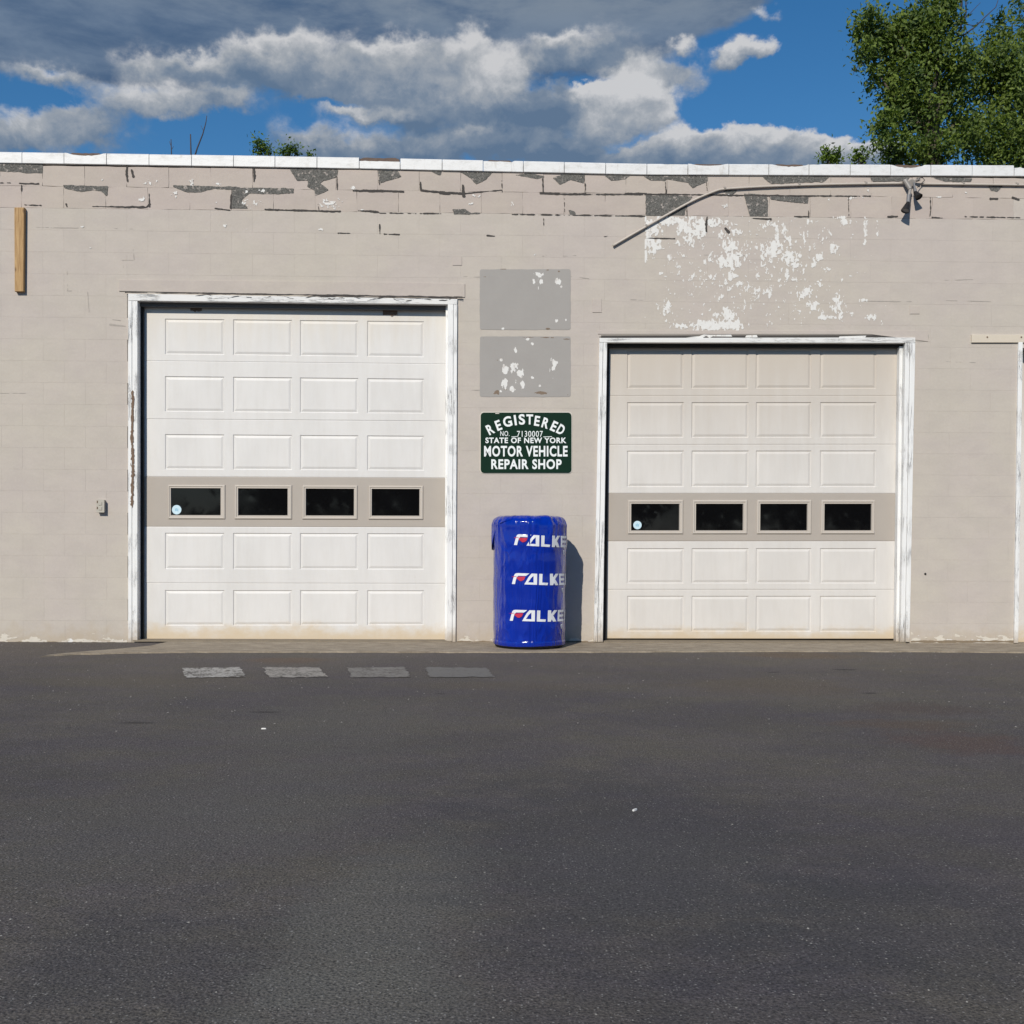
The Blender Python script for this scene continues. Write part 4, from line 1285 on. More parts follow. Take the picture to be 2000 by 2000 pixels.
def grid_with_holes(bm, us, vs, holes, m, yf, yb):
    V = {}
    def vert(i, j):
        if (i, j) not in V:
            x, z = m(us[i], vs[j]); V[(i, j)] = bm.verts.new((x, yf, z))
        return V[(i, j)]
    for i in range(len(us) - 1):
        for j in range(len(vs) - 1):
            if (i, j) in holes: continue
            bm.faces.new((vert(i, j + 1), vert(i + 1, j + 1), vert(i + 1, j), vert(i, j)))
    # rim going back: rounded lips top and bottom
    def back(i, j, dv):
        x, z = m(us[i], vs[j] + dv); return bm.verts.new((x, yb, z))
    n, k = len(us) - 1, len(vs) - 1
    for j, dv in ((0, -.012), (k, .012)):
        prev = None
        for i in range(n + 1):
            x, z = m(us[i], vs[j] + dv)
            q1 = bm.verts.new((x, yf + .004, z)); q2 = bm.verts.new((x, yb, z))
            if prev:
                a, b = vert(i - 1, j), vert(i, j)
                bm.faces.new((a, b, q1, prev[0])); bm.faces.new((prev[0], q1, q2, prev[1]))
            prev = (q1, q2)

def ring(bm, outline, steps):
    """outline: function(inset_u, inset_v) -> 4 corner (x,z); steps: list of (inset metres, y). last ring is filled"""
    rings = []
    for (ins, y) in steps:
        rings.append([bm.verts.new((x, y, z)) for (x, z) in outline(ins)])
    for A, B in zip(rings, rings[1:]):
        for i in range(4):
            j = (i + 1) % 4
            bm.faces.new((A[i], A[j], B[j], B[i]))
    return rings

def inset_quad(q, d):        # q: bl, br, tr, tl (x, z)
    (x0, z0), (x1, z1), (x2, z2), (x3, z3) = q
    return [(x0 + d, z0 + d), (x1 - d, z1 + d), (x2 - d, z2 - d), (x3 + d, z3 - d)]

def build_door(name, label, left, right, bounds, cols, pan, wrow, wcols_o, wcols_g, wyo, wyg, mats, sticker, group):
    """left/right: x at (top, bottom) of slab; bounds: list of (y_left, y_right) of the section joints"""
    yt, yb_ = bounds[0][0], bounds[-1][0]
    xl = lambda y: left[0] + (left[1] - left[0]) * (y - yt) / (yb_ - yt)
    xr = lambda y: right[0] + (right[1] - right[0]) * (y - yt) / (yb_ - yt)
    c = P((left[1] + right[1]) / 2, bounds[-1][0], YD)
    root = thing(name, (c.x, YD, 0), label, 'garage door', group)
    white, taupe, frame = mats
    rnd = random.Random(len(label))
    for k in range(len(bounds) - 1):
        (tl, tr), (bl, br) = bounds[k], bounds[k + 1]
        g = 1.15
        jy = rnd.uniform(-.0012, .0012)
        yf = YD + jy
        m = quad_map((xl(tl), tl + g), (xr(tr), tr + g), (xr(br), br - g), (xl(bl), bl - g), YD)
        W_ = xr(tr) - xl(tl)
        us_e = []
        is_w = k == wrow
        for (a, b) in (wcols_o if is_w else cols):
            us_e += [(a - xl((tl + bl) / 2)) / W_, (b - xl((tl + bl) / 2)) / W_]
        py0, py1 = wyo if is_w else pan[k]
        v0 = (py0 - tl) / (bl - tl); v1 = (py1 - tl) / (bl - tl)
        us = [0] + us_e + [1]; vs = [0, v0, v1, 1]
        bm = bmesh.new()
        holes = {(1 + 2 * i, 1) for i in range(4)}
        grid_with_holes(bm, us, vs, holes, m, yf, yf + .045)
        sec = bm_obj('door_section', bm, taupe if is_w else white)
        attach(sec, root)
        if is_w: sec['label'] = 'taupe section with four small windows'
        for i in range(4):
            u0, u1 = us_e[2 * i], us_e[2 * i + 1]
            q = [m(u0, v1), m(u1, v1), m(u1, v0), m(u0, v0)]
            bm = bmesh.new()
            if not is_w:
                rg = ring(bm, lambda d: inset_quad(q, d), [(0, yf), (.006, yf + .007), (.010, yf + .008), (.030, yf + .002), (.034, yf + .0012)])
                bm.faces.new(rg[-1])
                o = bm_obj('raised_panel', bm, white); attach(o, sec)
            else:
                gx0, gx1 = wcols_g[i]
                gu0 = (gx0 - xl((tl + bl) / 2)) / W_; gu1 = (gx1 - xl((tl + bl) / 2)) / W_
                gv0 = (wyg[0] - tl) / (bl - tl); gv1 = (wyg[1] - tl) / (bl - tl)
                gq = [m(gu0, gv1), m(gu1, gv1), m(gu1, gv0), m(gu0, gv0)]
                rings = []
                def lerpq(s): return [(a[0] + (b[0] - a[0]) * s, a[1] + (b[1] - a[1]) * s) for a, b in zip(q, gq)]
                for (s, y) in ((0, yf + .001), (.12, yf - .010), (.30, yf - .013), (.5, yf - .012), (.62, yf - .006), (.9, yf - .007), (1.0, yf + .010)):
                    rings.append([bm.verts.new((x, y, z)) for (x, z) in lerpq(s)])
                for A, B in zip(rings, rings[1:]):
                    for a_ in range(4):
                        b2 = (a_ + 1) % 4
                        bm.faces.new((A[a_], A[b2], B[b2], B[a_]))
                o = bm_obj('window_frame', bm, frame); attach(o, sec)
                bm = bmesh.new()
                prism(bm, inset_quad(gq, -.004), yf + .009, yf + .013)
                pane = bm_obj('window_pane', bm, M_GLASS); attach(pane, sec)
                if sticker and i == 0:
                    sx, sy, sr = sticker
                    st = px_prism('round_sticker', [(sx + sr * math.cos(a), sy + sr * math.sin(a)) for a in [-t * math.pi / 12 for t in range(24)]], yf + .0075, yf + .0088, M_STICKER, None, 0)
                    bm = bmesh.new()
                    st.data.materials.append(M_STICKER_IN)
                    bm.from_mesh(st.data)
                    # printed inner device: a small house-like block of lines
                    cpt = P(sx, sy, yf + .0072)
                    for (ax, az, bx, bz) in ((-.016, -.014, -.008, .012), (-.004, -.014, .004, .016), (.008, -.014, .016, .010)):
                        fv = [bm.verts.new((cpt.x + x, yf + .0072, cpt.z + z)) for x, z in ((ax, az), (bx, az), (bx, bz), (ax, bz))]
                        bm.faces.new(fv).material_index = 1
                    bm.to_mesh(st.data); bm.free()
                    attach(st, sec); st['label'] = 'round pale blue sticker in the corner of the pane'
    return root

build_door('garage_door', 'taller white sectional garage door, left of the blue tire stack', (279, 279.5), (873.5, 870), 
           [(584, 590), (704.6, 711.3), (818.2, 822.6), (930.8, 933.4), (1028.6, 1030), (1138.8, 1139.8), (1251.6, 1249.8)],
           [(322, 437.5), (454.5, 569.7), (585, 699.4), (716.5, 828.3)],
           {0: (621.5, 692.5), 1: (733.6, 804.5), 2: (847, 917.5), 4: (1039.6, 1112.2), 5: (1151.6, 1222.8)}, 3,
           [(328.5, 440), (457.5, 570), (589.5, 698), (719.5, 827)], [(334, 429.7), (465, 560.5), (597, 690.3), (726, 818.8)], (945.6, 1014.5), (952.8, 1006.3),
           (M_DOOR_L, M_TAUPE, M_TAUPE_FR), (345, 995.5, 9.2), 'sectional garage doors')
build_door('garage_door', 'shorter off-white sectional garage door, right of the blue tire stack', (1184, 1181), (1757, 1751),
           [(660, 660), (772.9, 772.9), (868.6, 868), (963.6, 963.7), (1057.2, 1057), (1151.5, 1151.5), (1247.3, 1248)],
           [(1224.5, 1335), (1350, 1461.5), (1475.5, 1584), (1601, 1711.5)],
           {0: (682, 760), 1: (784.7, 856), 2: (879.5, 952), 4: (1070, 1140.5), 5: (1163, 1234.3)}, 3,
           [(1225.7, 1334), (1351.5, 1459), (1477, 1584.5), (1602.5, 1708.5)], [(1233, 1325.8), (1359, 1450.2), (1484.5, 1575.7), (1610, 1701.5)], (975.5, 1044), (983.8, 1036.5),
           (M_DOOR_R, M_TAUPE, M_TAUPE_FR), (1245, 1025.5, 8.2), 'sectional garage doors')

# ------------------------------------------------------------------ lettering helpers
def text_mesh(s, offset=0.0, spacing=1.0, depth=0.0):
    cu = bpy.data.curves.new('t', 'FONT')
    cu.body = s; cu.offset = offset; cu.space_character = spacing; cu.resolution_u = 4
    cu.fill_mode = 'FRONT'
    o = bpy.data.objects.new('t', cu)
    COL.objects.link(o)
    dg = bpy.context.evaluated_depsgraph_get()
    me = bpy.data.meshes.new_from_object(o.evaluated_get(dg))
    v = [tuple(q.co) for q in me.vertices]; f = [tuple(p.vertices) for p in me.polygons]
    bpy.data.objects.remove(o); bpy.data.curves.remove(cu); bpy.data.meshes.remove(me)
    return v, f

def fit(v, x0, y0, x1, y1):
    xs = [q[0] for q in v]; ys = [q[1] for q in v]
    a, b, c, d = min(xs), max(xs), min(ys), max(ys)
    return [(x0 + (q[0] - a) / (b - a) * (x1 - x0), y0 + (q[1] - c) / (d - c) * (y1 - y0)) for q in v]

# ------------------------------------------------------------------ the registration sign
def build_sign():
    YS = -.011
    zc = lambda x, y: (930 + x / 9.66, 795 + y / 9.66)
    c = P(1027, 864, YS)
    root = thing('repair_shop_sign', (c.x, 0, c.z), 'dark green registered motor vehicle repair shop sign with white letters on the pier', 'sign')
    def rr(x0, y0, x1, y1, r, n=6):
        pts = []
        for (cx, cy, a0) in ((x0 + r, y1 - r, 180), (x1 - r, y1 - r, 270), (x1 - r, y0 + r, 0), (x0 + r, y0 + r, 90)):
            for k in range(n + 1):
                a = R(a0 + 90 * k / n)
                pts.append((cx + r * math.cos(a), cy - r * math.sin(a)))
        return pts
    mg, t, b = material('green_sign_enamel')
    n = t.noise(t.pos(), 5, 4, .6)
    t.put(b.inputs['Base Color'], t.mix(n, (.0025, .019, .0095), (.0045, .027, .0145)))
    b.inputs['Roughness'].default_value = .5
    b.inputs['Specular IOR Level'].default_value = .12
    o = px_prism('sign_panel', rr(938.8, 805.8, 1116, 923.6, 6.5), YS, -.0055, mg, None, .0012); attach(o, root)
    me_ = simple('sign_pale_edge', (.60, .57, .50), .6, .05, 8, 0)
    o = px_prism('sign_edge', rr(937.4, 804.3, 1117.4, 925.0, 7.5), -.0052, -.0006, me_, None, 0); attach(o, root)
    mw = simple('sign_white_letters', (.80, .83, .82), .45, .03, 20, 0)
    def line(s, x0, y0, x1, y1, off, sp=1.0, nm='lettering'):
        v, f = text_mesh(s, off, sp)
        v = fit(v, x0, -y1, x1, -y0)
        o = mesh_obj(nm, [P(*zc(x, -y), YS - .0012) for x, y in v], f, mw); attach(o, root)
    line('STATE OF NEW YORK', 175, 575, 1702, 682, .030, 1.12)
    line('MOTOR VEHICLE', 150, 730, 1725, 935, .030, 1.12)
    line('REPAIR SHOP', 285, 983, 1612, 1172, .030, 1.12)
    line('NO.', 455, 452, 628, 548, .004, 1.1)
    line('7130007', 770, 450, 1258, 562, .004, 1.1)
    bm = bmesh.new()
    for (a, b2) in ((665, 775), (1265, 1430)):
        q = [P(*zc(x, y), YS - .0012) for x, y in ((a, 568), (b2, 562), (b2, 551), (a, 557))]
        bm.faces.new([bm.verts.new(v) for v in q])
    o = bm_obj('underline', bm, mw); attach(o, root)
    vs, fs = [], []
    for (ch, cx, cy, w, h, rot) in (('R', 265, 420, 120, 195, 27), ('E', 420, 345, 100, 195, 20), ('G', 590, 275, 165, 198, 13), ('I', 738, 247, 40, 195, 8), ('S', 862, 233, 118, 200, 4), ('T', 1010, 233, 128, 190, -1),
                                    ('E', 1150, 262, 100, 190, -8), ('R', 1312, 302, 125, 195, -17), ('E', 1470, 362, 100, 195, -25), ('D', 1600, 425, 125, 190, -30)):
        v, f = text_mesh(ch, .030)
        v = fit(v, -w / 2, -h / 2, w / 2, h / 2)
        ca, sa = math.cos(R(rot)), math.sin(R(rot))
        base = len(vs)
        for x, y in v:
            X = x * ca - y * sa; Y = x * sa + y * ca
            vs.append(P(*zc(cx + X, cy - Y), YS - .0012))
        fs += [tuple(base + i for i in q) for q in f]
    o = mesh_obj('lettering', vs, fs, mw); attach(o, root)
    # chipped enamel along the top edge
    bm = bmesh.new()
    q = [P(*zc(x, y), YS - .001) for x, y in ((365, 128), (430, 126), (440, 112), (360, 112))]
    bm.faces.new([bm.verts.new(v) for v in q])
    o = bm_obj('enamel_chip', bm, me_); attach(o, root)
build_sign()

# ------------------------------------------------------------------ wrapped tire stack
def build_stack():
    CY = -.43
    c = P(1034, 1150, CY)
    cx = c.x
    HT = 1.235
    root = thing('wrapped_tire_stack', (cx, CY, .013), 'stack of tires in a glossy blue plastic cover with white and red lettering', 'tire stack')
    z0 = .05
    def rad(th, z):
        r = .330 + .017 * min(1, z / HT)
        d = .0032 * noise.noise((math.sin(th) * 2.2, math.cos(th) * 2.2, z * 2.0)) * 1.6
        d += .0022 * noise.noise((math.sin(th) * 8, math.cos(th) * 8, z * 3.5))
        d += .0016 * math.sin(th * 9 + z * 2) * max(0, noise.noise((th, z * 1.3, 5)))
        # tyres under the film: faint rings
        d += .0016 * math.cos(z * 2 * math.pi / .2)
        k = max(0, min(1, (z - .88) / .2))
        d += k * (.0085 * noise.noise((th * 5.2, z * 2.2, 9)) - .010 * abs(noise.noise((th * 9, z * 1.5, 3))))
        d -= .006 * max(0, .25 - abs(noise.noise((th * 3.1, z * .55, 21)))) / .25 * (.35 + .65 * abs(noise.noise((th, z * 1.7, 33))))
        return r + d
    ZS, RC = HT - .098, .090
    def surf(th, s):             # s: 0..1 side, 1..2 shoulder, 2..3 top
        if s <= 1:
            z = z0 + (ZS - z0) * s
            return rad(th, z), z
        if s <= 2:
            a = (s - 1) * math.pi / 2
            r = rad(th, ZS) - RC + RC * math.cos(a) ** .85
            z = ZS + .088 * math.sin(a)
            w = math.sin((s - 1) * math.pi)
            r += w * (.012 * noise.noise((th * 4.5, s * 2, 1)) - .012 * abs(noise.noise((th * 9, s * 1.2, 4))))
            z += .010 * (s - 1) * noise.noise((math.sin(th) * 3, math.cos(th) * 3, 7))
            return r, z
        u = s - 2
        r = (rad(th, ZS) - RC) * (1 - u)
        z = ZS + .088 + .010 * (1 - u) * noise.noise((math.sin(th) * 3, math.cos(th) * 3, 7)) + .012 * u + .006 * noise.noise((math.sin(th) * 3 * (1 - u), math.cos(th) * 3 * (1 - u), 2))
        return r, z
    def pt(th, r, z): return Vector((cx + r * math.sin(th), CY - r * math.cos(th), z))
    mb, t, b = material('glossy_blue_plastic')
    p = t.pos()
    n = t.noise(p, 4, 4, .6)
    t.put(b.inputs['Base Color'], t.mix(n, (.0006, .015, .24), (.001, .028, .37)))
    b.inputs['Roughness'].default_value = .13
    b.inputs['Specular IOR Level'].default_value = .3
    b.inputs['Coat Weight'].default_value = .55
    b.inputs['Coat Roughness'].default_value = .04
    wr = t.noise(t.scale(p, (9, 9, 2.0)), 2.4, 5, .62, .6)
    wr2 = t.noise(t.scale(p, (1, 1, 1)), 16, 4, .6, .4)
    # crease lines in the stretched film: ridges of noise, mostly upright
    cn = t.noise(t.scale(p, (4.5, 4.5, 1.1)), 1.5, 2.5, .5, .8)
    rg = t.math('POWER', t.math('SUBTRACT', 1.0, t.math('ABSOLUTE', t.math('MULTIPLY_ADD', cn, 2, -1))), 5)
    rg = t.math('ADD', rg, t.math('MULTIPLY', wr, .5))
    t.put(b.inputs['Normal'], t.bump(t.math('ADD', rg, t.math('MULTIPLY', wr2, .22)), .40, .028))
    NT_, ss = 200, [i / 42 for i in range(43)] + [1 + i / 12 for i in range(1, 13)] + [2 + i / 5 for i in range(1, 5)]
    v, f = [], []
    for s in ss:
        for k in range(NT_):
            th = 2 * math.pi * k / NT_
            r, z = surf(th, s)
            v.append(pt(th, r, z))
    for j in range(len(ss) - 1):
        for k in range(NT_):
            k2 = (k + 1) % NT_
            f.append((j * NT_ + k, j * NT_ + k2, (j + 1) * NT_ + k2, (j + 1) * NT_ + k))
    f.append(tuple((len(ss) - 1) * NT_ + k for k in range(NT_)))
    o = mesh_obj('plastic_cover', v, f, mb, None, True); attach(o, root)
    # turned-under lower lip of the cover
    v, f = [], []
    for j, (dr, z) in enumerate(((.0015, z0 + .035), (.0035, z0 + .03), (.004, z0 - .006), (0, z0 - .012), (-.03, z0 - .008))):
        for k in range(NT_):
            th = 2 * math.pi * k / NT_
            v.append(pt(th, rad(th, z0) + dr, z + .003 * math.sin(3 * th)))
    for j in range(4):
        for k in range(NT_):
            k2 = (k + 1) % NT_
            f.append((j * NT_ + k, j * NT_ + k2, (j + 1) * NT_ + k2, (j + 1) * NT_ + k))
    o = mesh_obj('hem', v, f, mb, None, True); attach(o, root)
    # hood pulled over the top, its lower edge hanging down on the left
    v, f = [], []
    NA, NS = 40, 26
    for i in range(NA + 1):
        th = R(-150 + 118 * i / NA)
        u = i / NA
        slo = (.905 - z0) / (ZS - z0) + max(0, (u - .52) / .48) ** 1.3 * .62 + .012 * noise.noise((th * 4, 0, 0))
        slo = min(slo, 1.5)
        for j in range(NS + 1):
            s = slo + (2.0 - slo) * j / NS
            r, z = surf(th, s)
            fl = (1 - j / NS) ** 2
            off = .006 + .016 * fl * max(0, 1 - u * 1.1) + .006 * fl * abs(noise.noise((th * 6, j * .1, 2)))
            off *= min(1, (1 - u) * 5 + .12)
            v.append(pt(th, r + off, z + .003))
    for i in range(NA):
        for j in range(NS):
            a = i * (NS + 1) + j
            f.append((a, a + NS + 1, a + NS + 2, a + 1))
    o = mesh_obj('hood', v, f, mb, None, True); attach(o, root)
    sm = o.modifiers.new('thickness', 'SOLIDIFY'); sm.thickness = .0015
    # bottom tire showing below the cover
    mt = simple('tire_rubber', (.014, .014, .015), .75, .3, 30, .4)
    v, f = [], []
    prof = [(.20, .006), (.285, .0), (.312, .010), (.322, .028), (.324, .052), (.315, .075), (.25, .078)]
    for (r, z) in prof:
        for k in range(64):
            th = 2 * math.pi * k / 64
            v.append(pt(th, r + (.003 if k % 2 else 0), z + .0125))
    for j in range(len(prof) - 1):
        for k in range(64):
            k2 = (k + 1) % 64
            f.append((j * 64 + k, j * 64 + k2, (j + 1) * 64 + k2, (j + 1) * 64 + k))
    o = mesh_obj('tire', v, f, mt, None, True); attach(o, root)
    # ---- printed lettering, wrapped round the cover
    mw = simple('print_white', (.74, .76, .80), .25, .05, 20, 0)
    mr = simple('print_red', (.52, .035, .075), .25, .05, 20, 0)
    def on_cover(px, py):
        th, z = 0.0, 1.0
        y = CY - .34
        for _ in range(12):
            q = P(px, py, y)
            r = rad(th, q.z)
            th = math.asin(max(-.995, min(.995, (q.x - cx) / r)))
            y = CY - r * math.cos(th)
        return th, q.z
    def poly_to(bm, pts):
        fv = [bm.verts.new((x, y, 0)) for x, y in pts]
        bm.faces.new(fv)
    white = [
        [(0, 0), (38, 0), (46, 40), (60, 84), (78, 102), (170, 104), (212, 135), (72, 135), (46, 130), (31, 114), (20, 78)],
        [(150, 0), (262, 0), (262, 26), (196, 26), (232, 80), (262, 108), (262, 135), (238, 135), (205, 96)],
        [(262, 0), (304, 0), (306, 135), (262, 135)],
        [(326, 0), (430, 0), (437, 29), (366, 30), (370, 135), (330, 135)],
    ]
    red = [[(52, 78), (80, 92), (164, 96), (148, 58), (118, 40), (96, 40), (74, 58)], [(4, 84), (58, 92), (58, 97), (2, 92)]]
    # letters nearer the rim, given as arc distance after L
    tail = [
        [(0, 0), (38, 0), (38, 46), (64, 72), (120, 135), (72, 135), (38, 92), (38, 135), (0, 135)],
        [(64, 72), (112, 0), (64, 0), (38, 46)],
        [(128, 0), (156, 0), (156, 135), (128, 135)], [(156, 0), (252, 0), (252, 27), (156, 27)], [(156, 54), (246, 54), (246, 81), (156, 81)], [(156, 108), (252, 108), (252, 135), (156, 135)],
        [(272, 0), (310, 0), (310, 135), (272, 135)],
    ]
    zf = 1 / 6.23
    for (zx, zy, slope) in ((462, 525, -.060), (436, 1000, -.035), (410, 1447, -.030)):
        ox, oy = 930 + zx * zf, 980 + zy * zf
        th_l, _ = on_cover(ox + 437 * zf, oy)
        for nm, polys, mat_ in (('lettering', white, mw), ('lettering_mark', red, mr)):
            bm = bmesh.new()
            for q in polys: poly_to(bm, q)
            bmesh.ops.triangulate(bm, faces=bm.faces)
            bmesh.ops.subdivide_edges(bm, edges=bm.edges, cuts=3, use_grid_fill=True)
            if nm == 'lettering':
                pass
            for vv in bm.verts:
                x, y = vv.co.x, vv.co.y
                th, z = on_cover(ox + x * zf, oy - y * zf - x * zf * slope)
                vv.co = pt(th, rad(th, z) + (.0032 if mat_ is mw else .0042), z)
            o = bm_obj(nm, bm, mat_); attach(o, root)
        bm = bmesh.new()
        for q in tail: poly_to(bm, q)
        bmesh.ops.triangulate(bm, faces=bm.faces)
        bmesh.ops.subdivide_edges(bm, edges=bm.edges, cuts=3, use_grid_fill=True)
        _, zb = on_cover(ox + 437 * zf, oy - 437 * zf * slope)
        hh = .104
        for vv in bm.verts:
            x, y = vv.co.x, vv.co.y
            th = th_l + .055 + x / 135 * hh / .34 * 1.2
            z = zb + y / 135 * hh - (x / 135 * .104) * .02
            vv.co = pt(th, rad(th, z) + .0032, z)
        o = bm_obj('lettering', bm, mw); attach(o, root)
        # start of the small second line, running out of sight round the side
        bm = bmesh.new()
        for q in ([(212, -92), (248, -92), (248, -82), (235, -82), (235, -40), (225, -40), (225, -82), (212, -82)], [(256, -92), (266, -92), (266, -40), (256, -40)]):
            poly_to(bm, [(x, -132 - y) if False else (x, y) for x, y in q])
        bmesh.ops.triangulate(bm, faces=bm.faces)
        bmesh.ops.subdivide_edges(bm, edges=bm.edges, cuts=1, use_grid_fill=True)
        for vv in bm.verts:
            x, y = vv.co.x, -132 - vv.co.y
            th = th_l + .052 + x / 135 * hh / .34
            z = zb + y / 135 * hh
            vv.co = pt(th, rad(th, z) + .0032, z)
        o = bm_obj('lettering', bm, mw); attach(o, root)
build_stack()

# ------------------------------------------------------------------ things fixed to the wall
def build_fixtures():
    # timber plank
    m, t, b = material('weathered_pine')
    p = t.pos()
    g = t.noise(t.scale(p, (30, 30, 1.6)), 3, 6, .65, .6)
    c = t.mix(t.ramp(g, .3, .7), (.30, .17, .065), (.50, .325, .15))
    kn = t.ramp(t.vor(t.scale(p, (1, 1, .5)), 9, 'F1'), .03, .16, 1, 0)
    c = t.mix(t.math('MULTIPLY', kn, .75), c, (.12, .06, .025))
    c = t.mix(t.ramp(t.noise(t.scale(p, (3, 3, 1)), 3, 4, .6), .55, .75), c, (.30, .22, .15))
    t.put(b.inputs['Base Color'], c); b.inputs['Roughness'].default_value = .75
    t.put(b.inputs['Normal'], t.bump(g, .4, .004))
    o = px_prism('timber_plank', [(28.5, 569), (45.5, 569), (46.8, 405), (27.8, 405)], -.046, .001, m, None, .003)
    tag(o, 'bare upright pine plank fixed high on the left of the wall', 'plank')
    # junction box by the tall door
    mo = simple('outlet_box_paint', (.42, .395, .34), .6, .1, 20, .2)
    c = P(195.5, 989, -.05)
    root = thing('outlet_box', (c.x, 0, c.z), 'small weatherproof outlet box on the wall left of the tall garage door', 'outlet box')
    o = px_prism('box_body', rect(189, 976.5, 203, 1000), -.046, .001, mo, None, .004); attach(o, root)
    o = px_prism('cover_plate', rect(188.2, 975.8, 203.6, 1001), -.050, -.0462, mo, None, .0012); attach(o, root)
    for (x, y, s) in ((195.5, 983.5, 3.2), (195.5, 993, 3.2)):
        o = px_prism('socket_flap', rect(x - s, y - s, x + s, y + s), -.055, -.0502, mo, None, .002); attach(o, root)
    for (x, y) in ((190, 980), (190, 992)):
        o = px_prism('hinge', rect(x - 1.2, y - 2.2, x + .8, y + 2.2), -.054, -.0502, M_ROT_SHADOW, None, .001); attach(o, root)
    # small hole plug right of the shorter door
    md = simple('black_plug', (.012, .012, .012), .6, .2, 40, 0)
    bm = bmesh.new()
    q = P(1807.5, 1121, -.004)
    bmesh.ops.create_cone(bm, cap_ends=True, segments=14, radius1=.0115, radius2=.008, depth=.010, matrix=Matrix.Translation((q.x, -.005, q.z)) @ Matrix.Rotation(R(90), 4, 'X'))
    tag(bm_obj('wall_bolt', bm, md), 'small black bolt head in the wall right of the shorter door', 'bolt')
    # conduit along the parapet
    mc = simple('painted_conduit', (.50, .445, .39), .6, .1, 12, .15)
    ya = -.022
    pts = [(1197, 480), (1240, 455), (1300, 421), (1355, 391), (1395, 374), (1412, 369.5), (1440, 367.3), (1500, 364), (1600, 360.5), (1700, 358.6), (1764, 358.0)]
    path = [P(x, y, ya) for x, y in pts]
    # smooth the bend
    sm = []
    for i in range(len(path) - 1):
        p0, p1, p2, p3 = path[max(0, i - 1)], path[i], path[i + 1], path[min(len(path) - 1, i + 2)]
        for k in range(4):
            t_ = k / 4
            sm.append(.5 * ((2 * p1) + (p2 - p0) * t_ + (2 * p0 - 5 * p1 + 4 * p2 - p3) * t_ ** 2 + (3 * p1 - p0 - 3 * p2 + p3) * t_ ** 3))
    sm.append(path[-1])
    root = thing('electrical_conduit', (P(1412, 370, ya).x, 0, P(1412, 370, ya).z), 'thin bent conduit pipe running from the floodlight down across the wall', 'conduit')
    v, f = tube_verts(sm, [.0105] * len(sm), 10)
    o = mesh_obj('pipe', v, f, mc, None, True); attach(o, root)
    ms = simple('conduit_strap_metal', (.30, .27, .24), .5, .2, 20, .1)
    def strap(rt, x, y):
        q = P(x, y, 0)
        bm = bmesh.new()
        for s in range(9):
            pass
        vs_, fs_ = tube_verts([Vector((q.x - .010, ya, q.z)), Vector((q.x + .010, ya, q.z))], [.0130, .0130], 10)
        o = mesh_obj('pipe_strap', vs_, fs_, ms, None); attach(o, rt)
        o = px_prism('strap_tab', rect(x - 1.8, y - 5, x + 1.8, y + 5), -.004, .002, ms, None, .001); attach(o, rt)
    for (x, y) in ((1262, 442.5), (1415, 369.3), (1560, 361.8), (1690, 358.8)): strap(root, x, y)
    root = thing('electrical_conduit', (P(1910, 360, ya).x, 0, P(1910, 360, ya).z), 'straight conduit pipe running right from the floodlight along the parapet', 'conduit')
    v, f = tube_verts([P(x, y, ya) for x, y in ((1799, 358.8), (1900, 360), (2000, 361.3), (2120, 363))], [.0105] * 4, 10)
    o = mesh_obj('pipe', v, f, mc, None, True); attach(o, root)
    for (x, y) in ((1880, 359.8), (1985, 361.1)): strap(root, x, y)
    # floodlight: round box, two swivel arms, two black lampholders
    mgp = simple('weathered_lamp_metal', (.27, .25, .23), .5, .2, 25, .2)
    mgd = simple('grey_lamp_neck', (.17, .17, .18), .45, .25, 30, .1)
    mk = simple('black_lamp_shade', (.013, .011, .010), .5, .3, 30, .1)
    c = P(1782, 358, 0)
    root = thing('floodlight', (c.x, 0, c.z), 'twin floodlight with two black lamp heads under the coping at right', 'floodlight')
    def cone(nm, a, b, ra, rb, mat_, seg=16, cap=True):
        d = (b - a)
        mat4 = Matrix.Translation((a + b) / 2) @ d.to_track_quat('Z', 'Y').to_matrix().to_4x4()
        bm = bmesh.new()
        bmesh.ops.create_cone(bm, cap_ends=cap, segments=seg, radius1=ra * .82, radius2=rb * .82, depth=d.length, matrix=mat4)
        o = bm_obj(nm, bm, mat_, None); attach(o, root); return o
    q = lambda x, y, Y: P(x, y, Y)
    cone('junction_box', q(1781, 357, .001), q(1781, 357, -0.0303), .038, .036, mgp, 20)
    cone('box_cover', q(1781, 357, -0.0303), q(1781, 357, -0.0341), .041, .036, mgp, 20)
    # left lamp: thick slanting holder, neck, cone pointing down
    cone('swivel_arm', q(1767, 352, -0.0413), q(1778, 369, -0.0688), .030, .026, mgp)
    cone('swivel_knuckle', q(1774, 360, -0.0303), q(1772, 358, -0.0523), .014, .014, mgd)
    cone('lamp_neck', q(1778, 369, -0.0688), q(1775, 384, -0.0853), .017, .019, mgp)
    cone('socket', q(1775, 381, -0.0825), q(1773.5, 400, -0.0963), .024, .022, mgd)
    cone('lamp_shade', q(1774, 395, -0.0935), q(1768, 412, -0.1183), .020, .050, mk, 24, False).modifiers.new('thickness', 'SOLIDIFY').thickness = .003
    cone('lamp', q(1773, 399, -0.0979), q(1768.5, 411, -0.1144), .018, .046, mgd, 18)
    # right lamp: higher, turned to the right
    cone('swivel_arm', q(1789, 353, -0.0330), q(1796, 350, -0.0605), .016, .020, mgp)
    cone('lamp_neck', q(1785, 357, -0.0385), q(1787, 372, -0.0743), .012, .012, mgd)
    cone('socket', q(1787, 369, -0.0660), q(1788.5, 380, -0.0880), .018, .020, mgd)
